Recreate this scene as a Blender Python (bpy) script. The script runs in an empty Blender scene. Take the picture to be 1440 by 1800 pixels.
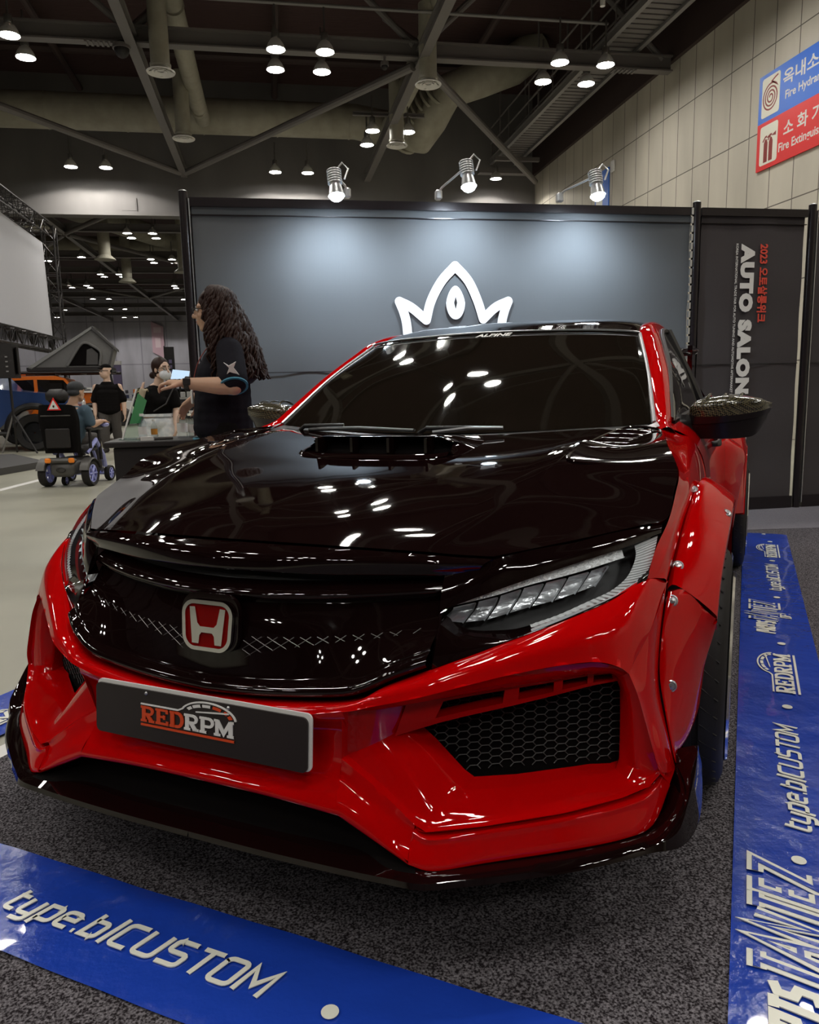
import bpy, math, random
from mathutils import Vector, Matrix
random.seed(7)
C = bpy.context.scene
COL = C.collection
PI = math.pi
# ---------------------------------------------------------------- camera, world, exposure
def look_matrix(yaw, pitch, roll):
    cy, sy, cp, sp = math.cos(yaw), math.sin(yaw), math.cos(pitch), math.sin(pitch)
    f = Vector((-sy*cp, cy*cp, -sp)); r = Vector((cy, sy, 0)); u = r.cross(f)
    cr, sr = math.cos(roll), math.sin(roll)
    r2, u2 = cr*r+sr*u, -sr*r+cr*u
    return Matrix((r2, u2, -f)).transposed()
cam_data = bpy.data.cameras.new('camera')
cam = bpy.data.objects.new('camera', cam_data); COL.objects.link(cam)
cam_data.sensor_fit = 'HORIZONTAL'; cam_data.sensor_width = 36; cam_data.lens = 36*1338.84/1440
cam_data.clip_start = .05; cam_data.clip_end = 300
cam.matrix_world = Matrix.Translation((0, 0, 1.0927)) @ look_matrix(math.radians(-10), math.radians(9.179), math.radians(-1.2946)).to_4x4()
C.camera = cam
world = bpy.data.worlds.new('hall_air'); C.world = world; world.use_nodes = True
world.node_tree.nodes['Background'].inputs[0].default_value = (.55, .5, .55, 1)
world.node_tree.nodes['Background'].inputs[1].default_value = .012
C.view_settings.view_transform = 'Standard'; C.view_settings.look = 'None'
C.view_settings.exposure = 0.0
C.view_settings.gamma = 1
LAMP = 95.0          # radiance of a high-bay lamp's glowing disc
SPOT_W = 68.0        # watts of a clip-on stand spotlight
WASH_W = 230.0      # watts of the beam of a lamp hung close to a wall

# ---------------------------------------------------------------- materials
def nt(m): return m.node_tree.nodes, m.node_tree.links
def M(name, col, rough=.5, metal=0., coat=0., spec=.5, trans=0., emit=None, es=0., coat_rough=.03):
    m = bpy.data.materials.new(name); m.use_nodes = True
    b = m.node_tree.nodes['Principled BSDF']
    b.inputs['Base Color'].default_value = (*col, 1); b.inputs['Roughness'].default_value = rough
    b.inputs['Metallic'].default_value = metal; b.inputs['Coat Weight'].default_value = coat
    b.inputs['Coat Roughness'].default_value = coat_rough
    b.inputs['Specular IOR Level'].default_value = spec; b.inputs['Transmission Weight'].default_value = trans
    if emit: b.inputs['Emission Color'].default_value = (*emit, 1); b.inputs['Emission Strength'].default_value = es
    return m
def noise_col(m, c1, c2, scale, lo=.4, hi=.6, detail=4, stretch=(1, 1, 1), bump=0., bdist=.01, coord='Object', rough=None):
    n, l = nt(m); b = n['Principled BSDF']
    tc = n.new('ShaderNodeTexCoord'); mp = n.new('ShaderNodeMapping'); mp.inputs['Scale'].default_value = stretch
    l.new(tc.outputs[coord], mp.inputs[0])
    t = n.new('ShaderNodeTexNoise'); t.inputs['Scale'].default_value = scale; t.inputs['Detail'].default_value = detail
    l.new(mp.outputs[0], t.inputs['Vector'])
    r = n.new('ShaderNodeValToRGB'); r.color_ramp.elements[0].position = lo; r.color_ramp.elements[1].position = hi
    r.color_ramp.elements[0].color = (*c1, 1); r.color_ramp.elements[1].color = (*c2, 1)
    l.new(t.outputs['Fac'], r.inputs[0]); l.new(r.outputs[0], b.inputs['Base Color'])
    if bump:
        bp = n.new('ShaderNodeBump'); bp.inputs['Strength'].default_value = bump; bp.inputs['Distance'].default_value = bdist
        l.new(t.outputs['Fac'], bp.inputs['Height']); l.new(bp.outputs[0], b.inputs['Normal'])
    if rough:
        r2 = n.new('ShaderNodeMapRange'); r2.inputs['To Min'].default_value, r2.inputs['To Max'].default_value = rough
        l.new(t.outputs['Fac'], r2.inputs[0]); l.new(r2.outputs[0], b.inputs['Roughness'])
    return t, r
def bump(m, scale, strength, dist=.01, stretch=(1, 1, 1), detail=3, kind='NOISE'):
    n, l = nt(m); b = n['Principled BSDF']
    tc = n.new('ShaderNodeTexCoord'); mp = n.new('ShaderNodeMapping'); mp.inputs['Scale'].default_value = stretch
    l.new(tc.outputs['Object'], mp.inputs[0])
    t = n.new('ShaderNodeTexNoise'); t.inputs['Scale'].default_value = scale; t.inputs['Detail'].default_value = detail
    l.new(mp.outputs[0], t.inputs['Vector'])
    bp = n.new('ShaderNodeBump'); bp.inputs['Strength'].default_value = strength; bp.inputs['Distance'].default_value = dist
    l.new(t.outputs['Fac'], bp.inputs['Height']); l.new(bp.outputs[0], b.inputs['Normal'])
def glass(name, col=(1, 1, 1), rough=.02, ior=1.45):
    m = bpy.data.materials.new(name); m.use_nodes = True; n, l = nt(m); n.clear()
    o = n.new('ShaderNodeOutputMaterial'); mx = n.new('ShaderNodeMixShader'); fr = n.new('ShaderNodeFresnel'); fr.inputs[0].default_value = ior
    t = n.new('ShaderNodeBsdfTransparent'); t.inputs[0].default_value = (*col, 1); g = n.new('ShaderNodeBsdfGlossy'); g.inputs['Roughness'].default_value = rough
    ge = n.new('ShaderNodeNewGeometry'); mt = n.new('ShaderNodeMath'); mt.operation = 'SUBTRACT'; mt.inputs[0].default_value = 1; l.new(ge.outputs['Backfacing'], mt.inputs[1])
    mu = n.new('ShaderNodeMath'); mu.operation = 'MULTIPLY'; l.new(fr.outputs[0], mu.inputs[0]); l.new(mt.outputs[0], mu.inputs[1])
    l.new(mu.outputs[0], mx.inputs[0]); l.new(t.outputs[0], mx.inputs[1]); l.new(g.outputs[0], mx.inputs[2]); l.new(mx.outputs[0], o.inputs[0])
    return m
def emitter(name, col, s):
    m = bpy.data.materials.new(name); m.use_nodes = True; n, l = nt(m); n.clear()
    o = n.new('ShaderNodeOutputMaterial'); e = n.new('ShaderNodeEmission'); e.inputs[0].default_value = (*col, 1); e.inputs[1].default_value = s
    l.new(e.outputs[0], o.inputs[0]); return m

# ---------------------------------------------------------------- mesh helpers
def V(*a): return Vector(a)
def cr(p0, p1, p2, p3, t):
    t2, t3 = t*t, t*t*t
    return .5*((2*p1)+(p2-p0)*t+(2*p0-5*p1+4*p2-p3)*t2+(3*p1-p0-3*p2+p3)*t3)
def spl(P, per, closed=False):                       # Catmull-Rom through the points, `per` steps per span
    P = [Vector(p) for p in P]; n = len(P); out = []
    if per <= 1: return P
    for i in range(n if closed else n-1):
        if closed: a, b, c, d = P[i-1], P[i], P[(i+1) % n], P[(i+2) % n]
        else:
            b, c = P[i], P[i+1]; a = P[i-1] if i else 2*b-c; d = P[i+2] if i+2 < n else 2*c-b
        for k in range(per): out.append(cr(a, b, c, d, k/per))
    if not closed: out.append(P[-1])
    return out
def resamp(P, n, closed=False):
    P = [Vector(p) for p in P]
    if closed: P = P+[P[0]]
    d = [0]
    for a, b in zip(P, P[1:]): d.append(d[-1]+(b-a).length)
    out = []; k = 0
    m = n if closed else n-1
    for i in range(n):
        s = d[-1]*i/m
        while k < len(P)-2 and d[k+1] < s: k += 1
        t = (s-d[k])/max(1e-9, d[k+1]-d[k]); out.append(P[k].lerp(P[k+1], t))
    return out
class MB:
    def __init__(s): s.v = []; s.f = []; s.m = []; s.mi = 0
    def add(s, vs, fs):
        o = len(s.v); s.v += [tuple(v) for v in vs]
        for f in fs: s.f.append(tuple(i+o for i in f)); s.m.append(s.mi)
        return s
    def grid(s, rows, cu=False, cv=False):           # rows of equal length; cu closes along a row, cv closes across rows
        n, k = len(rows), len(rows[0]); fs = []
        for i in range(n if cv else n-1):
            for j in range(k if cu else k-1):
                a, b = i*k, ((i+1) % n)*k; j2 = (j+1) % k
                fs.append((a+j, a+j2, b+j2, b+j))
        return s.add([p for r in rows for p in r], fs)
    def surf(s, rows, pu=4, pv=4, cu=False, cv=False):
        R = [spl(r, pu, cu) for r in rows]; k = len(R[0])
        cols = [spl([r[j] for r in R], pv, cv) for j in range(k)]
        return s.grid([[cols[j][i] for j in range(k)] for i in range(len(cols[0]))], cu, cv)
    def box(s, c, d, rz=0, bev=0):
        cx, cy, cz = c; x, y, z = d[0]/2, d[1]/2, d[2]/2; ca, sa = math.cos(rz), math.sin(rz)
        if bev:
            b = min(bev, x*.9, y*.9, z*.9); vs = []; fs = []
            lv = [(-z, b), (-z+b, 0), (z-b, 0), (z, b)]
            for (h, q) in lv:
                X, Y = x-q, y-q; b2 = b if q == 0 else b*.4
                for (px, py) in ((X-b2, -Y), (X, -Y+b2), (X, Y-b2), (X-b2, Y), (-X+b2, Y), (-X, Y-b2), (-X, -Y+b2), (-X+b2, -Y)): vs.append((px, py, h))
            for k in range(3):
                for j in range(8): fs.append((k*8+j, k*8+(j+1) % 8, k*8+8+(j+1) % 8, k*8+8+j))
            fs.append(tuple(range(7, -1, -1))); fs.append(tuple(range(24, 32)))
        else:
            vs = [(-x, -y, -z), (x, -y, -z), (x, y, -z), (-x, y, -z), (-x, -y, z), (x, -y, z), (x, y, z), (-x, y, z)]
            fs = [(3, 2, 1, 0), (4, 5, 6, 7), (0, 1, 5, 4), (1, 2, 6, 5), (2, 3, 7, 6), (3, 0, 4, 7)]
        return s.add([(cx+a*ca-b*sa, cy+a*sa+b*ca, cz+h) for a, b, h in vs], fs)
    def tube(s, path, r, n=8, closed=False, caps=True, flat=1.0, up=None):
        P = [Vector(p) for p in path]; rs = r if isinstance(r, (list, tuple)) else [r]*len(P); rows = []
        N = None
        for i, p in enumerate(P):
            a = P[i-1] if (i or closed) else p; b = P[(i+1) % len(P)] if (i+1 < len(P) or closed) else p
            t = (b-a).normalized() if (b-a).length > 1e-9 else Vector((0, 0, 1))
            if N is None:
                N = (Vector(up) if up else (Vector((0, 0, 1)) if abs(t.z) < .9 else Vector((1, 0, 0))))
            N = (N-t*N.dot(t)); N = N.normalized() if N.length > 1e-6 else t.orthogonal().normalized()
            B = t.cross(N)
            rows.append([p+(N*math.cos(2*PI*k/n)*flat+B*math.sin(2*PI*k/n))*rs[i] for k in range(n)])
        s.grid(rows, cu=True, cv=closed)
        if caps and not closed:
            o = len(s.v)-len(P)*n
            s.f.append(tuple(range(o+n-1, o-1, -1))); s.f.append(tuple(range(len(s.v)-n, len(s.v)))); s.m += [s.mi, s.mi]
        return s
    def lathe(s, prof, c=(0, 0, 0), axis='z', n=24, caps=False, a0=0, a1=2*PI):
        rows = []; full = abs(a1-a0-2*PI) < 1e-6; k = n if full else n+1
        for r, h in prof:
            row = []
            for i in range(k):
                a = a0+(a1-a0)*i/n; x, y = r*math.cos(a), r*math.sin(a)
                row.append({'z': (c[0]+x, c[1]+y, c[2]+h), 'x': (c[0]+h, c[1]+x, c[2]+y), 'y': (c[0]+x, c[1]+h, c[2]+y)}[axis])
            rows.append(row)
        s.grid(rows, cu=full)
        if caps and full:
            o = len(s.v)-len(prof)*n
            s.f.append(tuple(range(o+n-1, o-1, -1))); s.f.append(tuple(range(len(s.v)-n, len(s.v)))); s.m += [s.mi, s.mi]
        return s
    def disc(s, c, r, n=24, axis='z', flip=False):
        vs = []
        for i in range(n):
            a = 2*PI*i/n; x, y = r*math.cos(a), r*math.sin(a)
            vs.append({'z': (c[0]+x, c[1]+y, c[2]), 'x': (c[0], c[1]+x, c[2]+y), 'y': (c[0]+x, c[1], c[2]+y)}[axis])
        return s.add(vs, [tuple(range(n-1, -1, -1)) if flip else tuple(range(n))])
    def ball(s, c, r, nu=14, nv=9, rot=None):
        rr = r if isinstance(r, (tuple, list)) else (r, r, r); rows = []
        for i in range(nv+1):
            ph = PI*i/nv; q = max(1e-4, math.sin(ph)); row = []
            for j in range(nu):
                th = 2*PI*j/nu; p = Vector((rr[0]*q*math.cos(th), rr[1]*q*math.sin(th), -rr[2]*math.cos(ph)))
                if rot: p = rot @ p
                row.append(p+Vector(c))
            rows.append(row)
        s.grid(rows, cu=True)
        o = len(s.v)-nu*(nv+1); s.f.append(tuple(range(o+nu-1, o-1, -1))); s.f.append(tuple(range(len(s.v)-nu, len(s.v)))); s.m += [s.mi, s.mi]
        return s
    def prism(s, poly, d):                            # closed 3D outline extruded by vector d
        n = len(poly); d = Vector(d); a = [Vector(p) for p in poly]; b = [p+d for p in a]
        return s.add(a+b, [tuple(range(n-1, -1, -1)), tuple(range(n, 2*n))]+[(i, (i+1) % n, n+(i+1) % n, n+i) for i in range(n)])
    def capsule(s, a, ra, b, rb, n=12):
        a, b = Vector(a), Vector(b); d = b-a; L = d.length
        if L < 1e-6: return s.ball(a, max(ra, rb), n, 8)
        t = d/L; q = t.orthogonal().normalized(); w = t.cross(q); rows = []
        for (c, r, a0, a1) in ((a, ra, -PI/2, 0), (b, rb, 0, PI/2)):
            for i in range(5):
                ph = a0+(a1-a0)*i/4; rad = max(1e-4, r*math.cos(ph)); h = r*math.sin(ph)
                rows.append([c+t*h+(q*math.cos(2*PI*k/n)+w*math.sin(2*PI*k/n))*rad for k in range(n)])
        s.grid(rows, cu=True); o = len(s.v)-n*len(rows)
        s.f.append(tuple(range(o+n-1, o-1, -1))); s.f.append(tuple(range(len(s.v)-n, len(s.v)))); s.m += [s.mi, s.mi]
        return s
    def xf(s, mat):
        s.v = [tuple(mat @ Vector(v)) for v in s.v]; return s
    def mirror_x(s):
        o = len(s.v); s.v += [(-x, y, z) for x, y, z in s.v]; k = len(s.f)
        s.f += [tuple(i+o for i in reversed(f)) for f in s.f[:k]]; s.m += s.m[:k]; return s
    def flipped(s):
        s.v = [(-x, y, z) for x, y, z in s.v]; s.f = [tuple(reversed(f)) for f in s.f]; return s
    def me(s, name, mats, smooth=35, weld=True):
        me = bpy.data.meshes.new(name); me.from_pydata(s.v, [], s.f); me.validate()
        for m in (mats if isinstance(mats, (list, tuple)) else [mats]): me.materials.append(m)
        if len(me.polygons) == len(s.m): me.polygons.foreach_set('material_index', s.m)
        if weld:
            import bmesh
            bm = bmesh.new(); bm.from_mesh(me); bmesh.ops.remove_doubles(bm, verts=bm.verts, dist=2e-4)
            bmesh.ops.recalc_face_normals(bm, faces=bm.faces); bm.to_mesh(me); bm.free()
        if smooth:
            me.shade_smooth(); me.set_sharp_from_angle(angle=math.radians(smooth))
        return me
def link(name, me, parent=None, loc=(0, 0, 0), rot=(0, 0, 0)):
    o = bpy.data.objects.new(name, me); COL.objects.link(o); o.location = loc; o.rotation_euler = rot
    if parent: o.parent = parent
    return o
def obj(name, mb, mats, parent=None, loc=(0, 0, 0), rot=(0, 0, 0), smooth=35, solid=0, weld=True, label=None):
    o = link(name, mb.me(name, mats, smooth, weld), parent, loc, rot)
    if solid:
        md = o.modifiers.new('thickness', 'SOLIDIFY'); md.thickness = abs(solid); md.offset = -1 if solid > 0 else 1
    if label: o['label'] = label
    return o
def tag(o, label, cat, group=None, kind=None):
    o['label'] = label; o['category'] = cat
    if group: o['group'] = group
    if kind: o['kind'] = kind
    return o
def thing(name, label, cat, loc=(0, 0, 0), rz=0, group=None):
    o = bpy.data.objects.new(name, None); COL.objects.link(o); o.empty_display_size = .1
    o.location = loc; o.rotation_euler = (0, 0, rz)
    return tag(o, label, cat, group)
def struct(name, mb, mats, smooth=0, weld=True, solid=0):
    o = obj(name, mb, mats, smooth=smooth, weld=weld, solid=solid); o['kind'] = 'structure'; return o
def dup(root, loc, rz, label=None, group=None):
    r = root.copy(); COL.objects.link(r); r.location = loc; r.rotation_euler = (0, 0, rz)
    if label: r['label'] = label
    if group: r['group'] = group
    for ch in list(root.children):
        c = ch.copy(); COL.objects.link(c); c.parent = r
        for g in list(ch.children):
            d = g.copy(); COL.objects.link(d); d.parent = c
    return r
# lettering -------------------------------------------------------
def text_mesh(body, size=1., bold=0., depth=.002, shear=0., align='LEFT', space=1.):
    cu = bpy.data.curves.new('lettering', 'FONT'); cu.body = body; cu.size = size; cu.offset = bold; cu.extrude = depth/2; cu.shear = shear
    cu.align_x = align; cu.space_character = space; cu.resolution_u = 3
    o = bpy.data.objects.new('lettering', cu); COL.objects.link(o)
    dg = bpy.context.evaluated_depsgraph_get(); me = bpy.data.meshes.new_from_object(o.evaluated_get(dg))
    bpy.data.objects.remove(o); return me
def fit_text(name, body, mat, parent, origin, ux, uy, w, h, bold=.02, shear=0., depth=.002, space=1.):
    """lettering stretched to w x h, lower left corner at origin, reading along ux, letters standing along uy"""
    me = text_mesh(body, 1., bold, depth, shear, 'LEFT', space)
    xs = [v.co.x for v in me.vertices]; ys = [v.co.y for v in me.vertices]
    x0, x1, y0, y1 = min(xs), max(xs), min(ys), max(ys)
    ux, uy = Vector(ux).normalized(), Vector(uy).normalized(); uz = ux.cross(uy)
    o0 = Vector(origin)
    for v in me.vertices:
        v.co = o0+ux*((v.co.x-x0)/(x1-x0)*w)+uy*((v.co.y-y0)/(y1-y0)*h)+uz*v.co.z
    me.materials.clear(); me.materials.append(mat)
    return link(name, me, parent)
LAYER = [0]
def ribbon(mb, pts, w, frame, depth=.0015, closed=False):
    """a flat stroke of width w through 2D points, mitred, laid into frame=(origin, ux, uy)"""
    o0, ux, uy = Vector(frame[0]), Vector(frame[1]), Vector(frame[2]); uz = ux.cross(uy).normalized()
    LAYER[0] += 1; depth *= 1+.09*(LAYER[0] % 8)
    P = [Vector((p[0], p[1])) for p in pts]; n = len(P); L = []; R = []
    for i in range(n):
        a = P[i-1] if (i or closed) else None; b = P[(i+1) % n] if (i+1 < n or closed) else None
        d1 = (P[i]-a).normalized() if a is not None else None; d2 = (b-P[i]).normalized() if b is not None else None
        if d1 is None: d1 = d2
        if d2 is None: d2 = d1
        n1 = Vector((-d1.y, d1.x)); n2 = Vector((-d2.y, d2.x)); m = n1+n2
        m = m.normalized() if m.length > 1e-6 else n1
        k = w/2/max(.45, m.dot(n1)); L.append(P[i]+m*k); R.append(P[i]-m*k)
    T = lambda p, h: o0+ux*p.x+uy*p.y+uz*h
    rows = [[T(p, 0) for p in L], [T(p, depth) for p in L], [T(p, depth) for p in R], [T(p, 0) for p in R]]
    mb.grid(rows, cu=closed)
    return mb
def arc2(cx, cy, rx, ry, a0, a1, n=10):
    return [(cx+rx*math.cos(math.radians(a0+(a1-a0)*i/n)), cy+ry*math.sin(math.radians(a0+(a1-a0)*i/n))) for i in range(n+1)]
def rrect2(w, h, r, n=5, cx=0, cy=0):
    out = []
    for sx, sy, a in ((1, 1, 0), (-1, 1, 90), (-1, -1, 180), (1, -1, 270)):
        out += arc2(cx+sx*(w/2-r), cy+sy*(h/2-r), r, r, a, a+90, n)
    return out
def plate2(mb, poly, frame, depth=.002):
    o0, ux, uy = Vector(frame[0]), Vector(frame[1]), Vector(frame[2]); uz = ux.cross(uy).normalized()
    P = [o0+ux*p[0]+uy*p[1] for p in poly]; return mb.prism(P, uz*depth)
# ================================================================ the hall
def brick(m, w, h, mortar, c1, c2, cm, coord_rot=None, var=.04):
    n, l = nt(m); b = n['Principled BSDF']; tc = n.new('ShaderNodeTexCoord')
    t = n.new('ShaderNodeTexBrick'); t.offset = 0; t.inputs['Scale'].default_value = 1; t.inputs['Brick Width'].default_value = w
    t.inputs['Row Height'].default_value = h; t.inputs['Mortar Size'].default_value = mortar; t.inputs['Mortar Smooth'].default_value = .2
    t.inputs['Color1'].default_value = (*c1, 1); t.inputs['Color2'].default_value = (*c2, 1); t.inputs['Mortar'].default_value = (*cm, 1)
    sx = n.new('ShaderNodeSeparateXYZ'); cx = n.new('ShaderNodeCombineXYZ'); l.new(tc.outputs['Object'], sx.inputs[0])
    l.new(sx.outputs[coord_rot], cx.inputs[0]); l.new(sx.outputs[2], cx.inputs[1]); l.new(cx.outputs[0], t.inputs[0])
    nz = n.new('ShaderNodeTexNoise'); nz.inputs['Scale'].default_value = 1.1; nz.inputs['Detail'].default_value = 6
    st = n.new('ShaderNodeMapping'); st.inputs['Scale'].default_value = (1, 1, .25); l.new(tc.outputs['Object'], st.inputs[0]); l.new(st.outputs[0], nz.inputs['Vector'])
    mr = n.new('ShaderNodeMapRange'); mr.inputs['From Min'].default_value = .3; mr.inputs['From Max'].default_value = .7
    mr.inputs['To Min'].default_value = .8; mr.inputs['To Max'].default_value = 1.08; l.new(nz.outputs['Fac'], mr.inputs[0])
    mx = n.new('ShaderNodeMix'); mx.data_type = 'RGBA'; mx.blend_type = 'MULTIPLY'; mx.inputs[0].default_value = 1
    l.new(t.outputs['Color'], mx.inputs[6]); l.new(mr.outputs[0], mx.inputs[7]); l.new(mx.outputs[2], b.inputs['Base Color'])
m_conc = M('polished_concrete', (.4, .38, .3), .35)
noise_col(m_conc, (.27, .26, .205), (.40, .385, .31), .9, .3, .7, 8, rough=(.25, .5))
m_wallR = M('wall_panels', (.5, .47, .4), .75); brick(m_wallR, .69, 1.45, .012, (.62, .57, .48), (.58, .535, .45), (.14, .12, .10), 1)
m_bulk = M('bulkhead_paint', (.2, .19, .19), .8); noise_col(m_bulk, (.14, .132, .13), (.20, .19, .185), .7, .3, .7, 6, (1, 1, .3))
m_far = M('far_wall_panels', (.3, .3, .36), .8); brick(m_far, 2.4, 4, .06, (.50, .49, .56), (.47, .46, .53), (.33, .32, .38), 0)
m_dark = M('dark_ceiling_deck', (.05, .022, .02), .8); bump(m_dark, 3, .6, .05, (.2, 6, 1))
m_clad = M('dark_cladding', (.05, .03, .028), .7)
m_steel = M('painted_steel', (.17, .155, .15), .5); m_steel2 = M('dull_galvanised', (.26, .25, .245), .45, .3)
m_duct = M('duct_jacket', (.36, .34, .27), .6); noise_col(m_duct, (.31, .29, .225), (.40, .38, .31), 3, .3, .7, 6, (1, 1, 1), .2, .02)
m_blk = M('black_paint', (.012, .009, .009), .5); m_wht = M('white_paint', (.75, .73, .7), .5)
m_white_print = M('white_print', (.78, .76, .72), .5)
m_lampmet = M('lamp_metal', (.25, .24, .23), .3, .8); m_refl = M('lamp_reflector', (.8, .8, .78), .35, .2)
m_glow = emitter('lamp_glow', (1, .97, .90), LAMP)

mb = MB(); mb.box((-10.5, 28, -.15), (40.6, 101, .3)); struct('floor', mb, m_conc)
mb = MB(); mb.box((-10.5, 28, 11.1), (40.6, 101, .2)); struct('ceiling', mb, m_dark)
mb = MB(); mb.box((9.65, 28, 4.18), (.3, 101, 8.36)); struct('wall_right', mb, m_wallR)
mb = MB(); mb.box((9.6, 28, 9.7), (.4, 101, 2.68)); struct('wall_right_upper', mb, m_clad)
mb = MB(); mb.box((-10.5, 27.15, 8.95), (40, .3, 4.1)); mb.box((-10.5, 27.1, 6.86), (40, .5, .12)); struct('wall_bulkhead', mb, m_bulk)
mb = MB(); mb.box((-10.5, 78.2, 5.5), (40, .3, 11)); struct('wall_far', mb, m_far)
mb = MB(); mb.box((-30.7, 28, 5.5), (.3, 101, 11)); struct('wall_left', mb, m_far)
mb = MB(); mb.box((-10.5, -22.4, 5.5), (40, .3, 11)); struct('wall_behind', mb, m_far)
for i, (x, y, w, h) in enumerate(((-6.0, 27, .45, .45),)):
    mb = MB(); mb.box((-4.2, 26.985, 7.15), (.5, .04, .42)); mb.box((-4.2, 26.97, 7.15), (.44, .03, .36)); o = obj('access_hatch', mb, m_bulk); tag(o, 'small square access hatch on the pale bulkhead under the two left lamps', 'hatch')

# steel roof frame
def ibeam(mb, a, b, h, w, t=.03):
    a, b = Vector(a), Vector(b); d = (b-a).normalized(); s = d.cross(Vector((0, 0, 1))).normalized(); u = Vector((0, 0, 1))
    for (du, hh, ww) in ((0, t, w), (h-t, t, w), (t, h-2*t, t)):
        mb.prism([a+u*du-s*ww/2, a+u*du+s*ww/2, a+u*(du+hh)+s*ww/2, a+u*(du+hh)-s*ww/2], b-a)
BEAMS = (-7.1, -1.8, 3.1, 7.9, 12.7, 17.5, 22.3, 36.4, 43.0, 48.2, 53.0, 59.6, 66.6, 73.4)
for k, y in enumerate(BEAMS):
    mb = MB(); x1 = 9.4
    if y == 22.3: ibeam(mb, (2.6, y, 8.55), (4.6, y, 8.55), .1, .1)
    else: ibeam(mb, (-30.5, y, 8.12), (x1, y, 8.12), .34, .24)
    if y == 17.5:
        for x in (-3.3, 8.0): 
            for q in range(6): mb.box((x+.1*q, y, 8.105), (.05, .22, .02))
    if y == 22.3: tag(obj('lamp_bracket', mb, m_steel), 'short steel bracket carrying four lamps at the middle roof beam', 'bracket')
    else: o = struct('roof_beam', mb, m_steel)
for x in (-14.4, -8.4, -2.4, 3.55):
    mb = MB(); ibeam(mb, (x, -22, 8.0), (x, 26.9, 8.0), .3, .2); struct('roof_purlin', mb, m_steel)
    mb = MB(); ibeam(mb, (x, 27.4, 8.0), (x, 78, 8.0), .3, .2); struct('roof_purlin', mb, m_steel)
def pipe(name, pts, r, mat, label=None, cat=None, group=None, n=10):
    mb = MB(); mb.tube(pts, r, n); o = obj(name, mb, mat)
    if label: tag(o, label, cat, group)
    else: o['kind'] = 'structure'
    return o
for a, b in (((3.4, 17.6, 8.02), (-2.3, 26.4, 8.02)), ((3.7, 17.6, 8.02), (9.3, 26.4, 8.02)), ((-8.3, 17.6, 8.02), (-2.5, 26.4, 8.02)), ((-8.5, 17.6, 8.02), (-14.3, 26.4, 8.02)),
             ((-2.2, -1.5, 8.02), (3.4, 7.6, 8.02)), ((9.3, -1.5, 8.02), (3.7, 7.6, 8.02)), ((-2.6, -1.5, 8.02), (-8.3, 7.6, 8.02)),
             ((-14.3, 27.6, 8.02), (-8.5, 36.2, 8.02)), ((-2.5, 27.6, 8.02), (-8.3, 36.2, 8.02)), ((-8.5, 36.6, 8.02), (-14.3, 47.8, 8.02)), ((-8.3, 36.6, 8.02), (-2.5, 47.8, 8.02)),
             ((-14.3, 48.5, 8.02), (-8.5, 59.4, 8.02)), ((-2.5, 48.5, 8.02), (-8.3, 59.4, 8.02))):
    pipe('roof_brace', (a, b), .095, m_steel)
for a, b in (((-2.4, 17.5, 8.4), (.6, 17.5, 10.9)), ((3.4, 17.5, 8.4), (.6, 17.5, 10.9)), ((3.6, 17.5, 8.4), (6.4, 17.5, 10.9)), ((9.2, 17.5, 8.4), (6.4, 17.5, 10.9)), ((-2.5, 17.5, 8.4), (-5.4, 17.5, 10.9)), ((-8.3, 17.5, 8.4), (-5.4, 17.5, 10.9)),
             ((3.5, 17.6, 8.5), (3.5, 22, 10.9)), ((-2.4, 17.6, 8.5), (-2.4, 22, 10.9))):
    pipe('roof_strut', (a, b), .07, m_steel)
for y in (3.1, 17.0, 36.0, 48.2): pipe('lighting_conduit', ((-30, y, 8.85), (7.62, y, 8.85), (7.64, y, 8.84)), .035, m_steel2)
for y in (12.2, 13.2, 7.4, 8.4, 2.6, 3.6, -2.3, -1.3, -7.6, -6.6): pipe('lighting_conduit', ((-12.5, y, 8.86), (7.65, y, 8.86)), .03, m_steel2)
for y in (34, 40, 52, 60, 62, 67, 73): pipe('lighting_conduit', ((-19, y, 8.86), (2, y, 8.86)), .03, m_steel2)
for y in (14.4, 19.9, 24.6): pipe('roof_rafter', ((-30, y, 10.8), (9.3, y, 10.8)), .13, m_clad)
for x in (-12, -5.4, .6, 6.3): pipe('roof_rafter', ((x, -22, 10.6), (x, 27, 10.6)), .1, m_clad)

# ducts and diffusers
mb = MB()
prof = []
mb.tube([(-30, 25.2, 9.33), (-12, 25.2, 9.33), (0, 25.2, 9.33), (3.0, 25.2, 9.33), (4.3, 24.9, 9.0), (4.9, 24.3, 8.7), (5.1, 23.7, 9.0), (5.5, 23.2, 9.6), (6.4, 23, 9.9), (7.4, 23, 10.3), (8.2, 23, 10.9)], [.5]*4+[.52, .5, .5, .48, .5, .52, .5], 28)
for x in [-28+2.2*i for i in range(15)]: mb.tube([(x-.02, 25.2, 9.33), (x+.02, 25.2, 9.33)], .515, 28)
for q in range(9):
    t = q/8; p = Vector((4.4+.9*t, 24.8-1.5*t, 8.72+.85*t)); mb.tube([p-Vector((.015, -.03, .02)), p+Vector((.015, -.03, .02))], .525, 20)
tag(obj('ventilation_duct', mb, m_duct), 'long beige round duct running along the bulkhead and bending up at right', 'duct')
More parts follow.
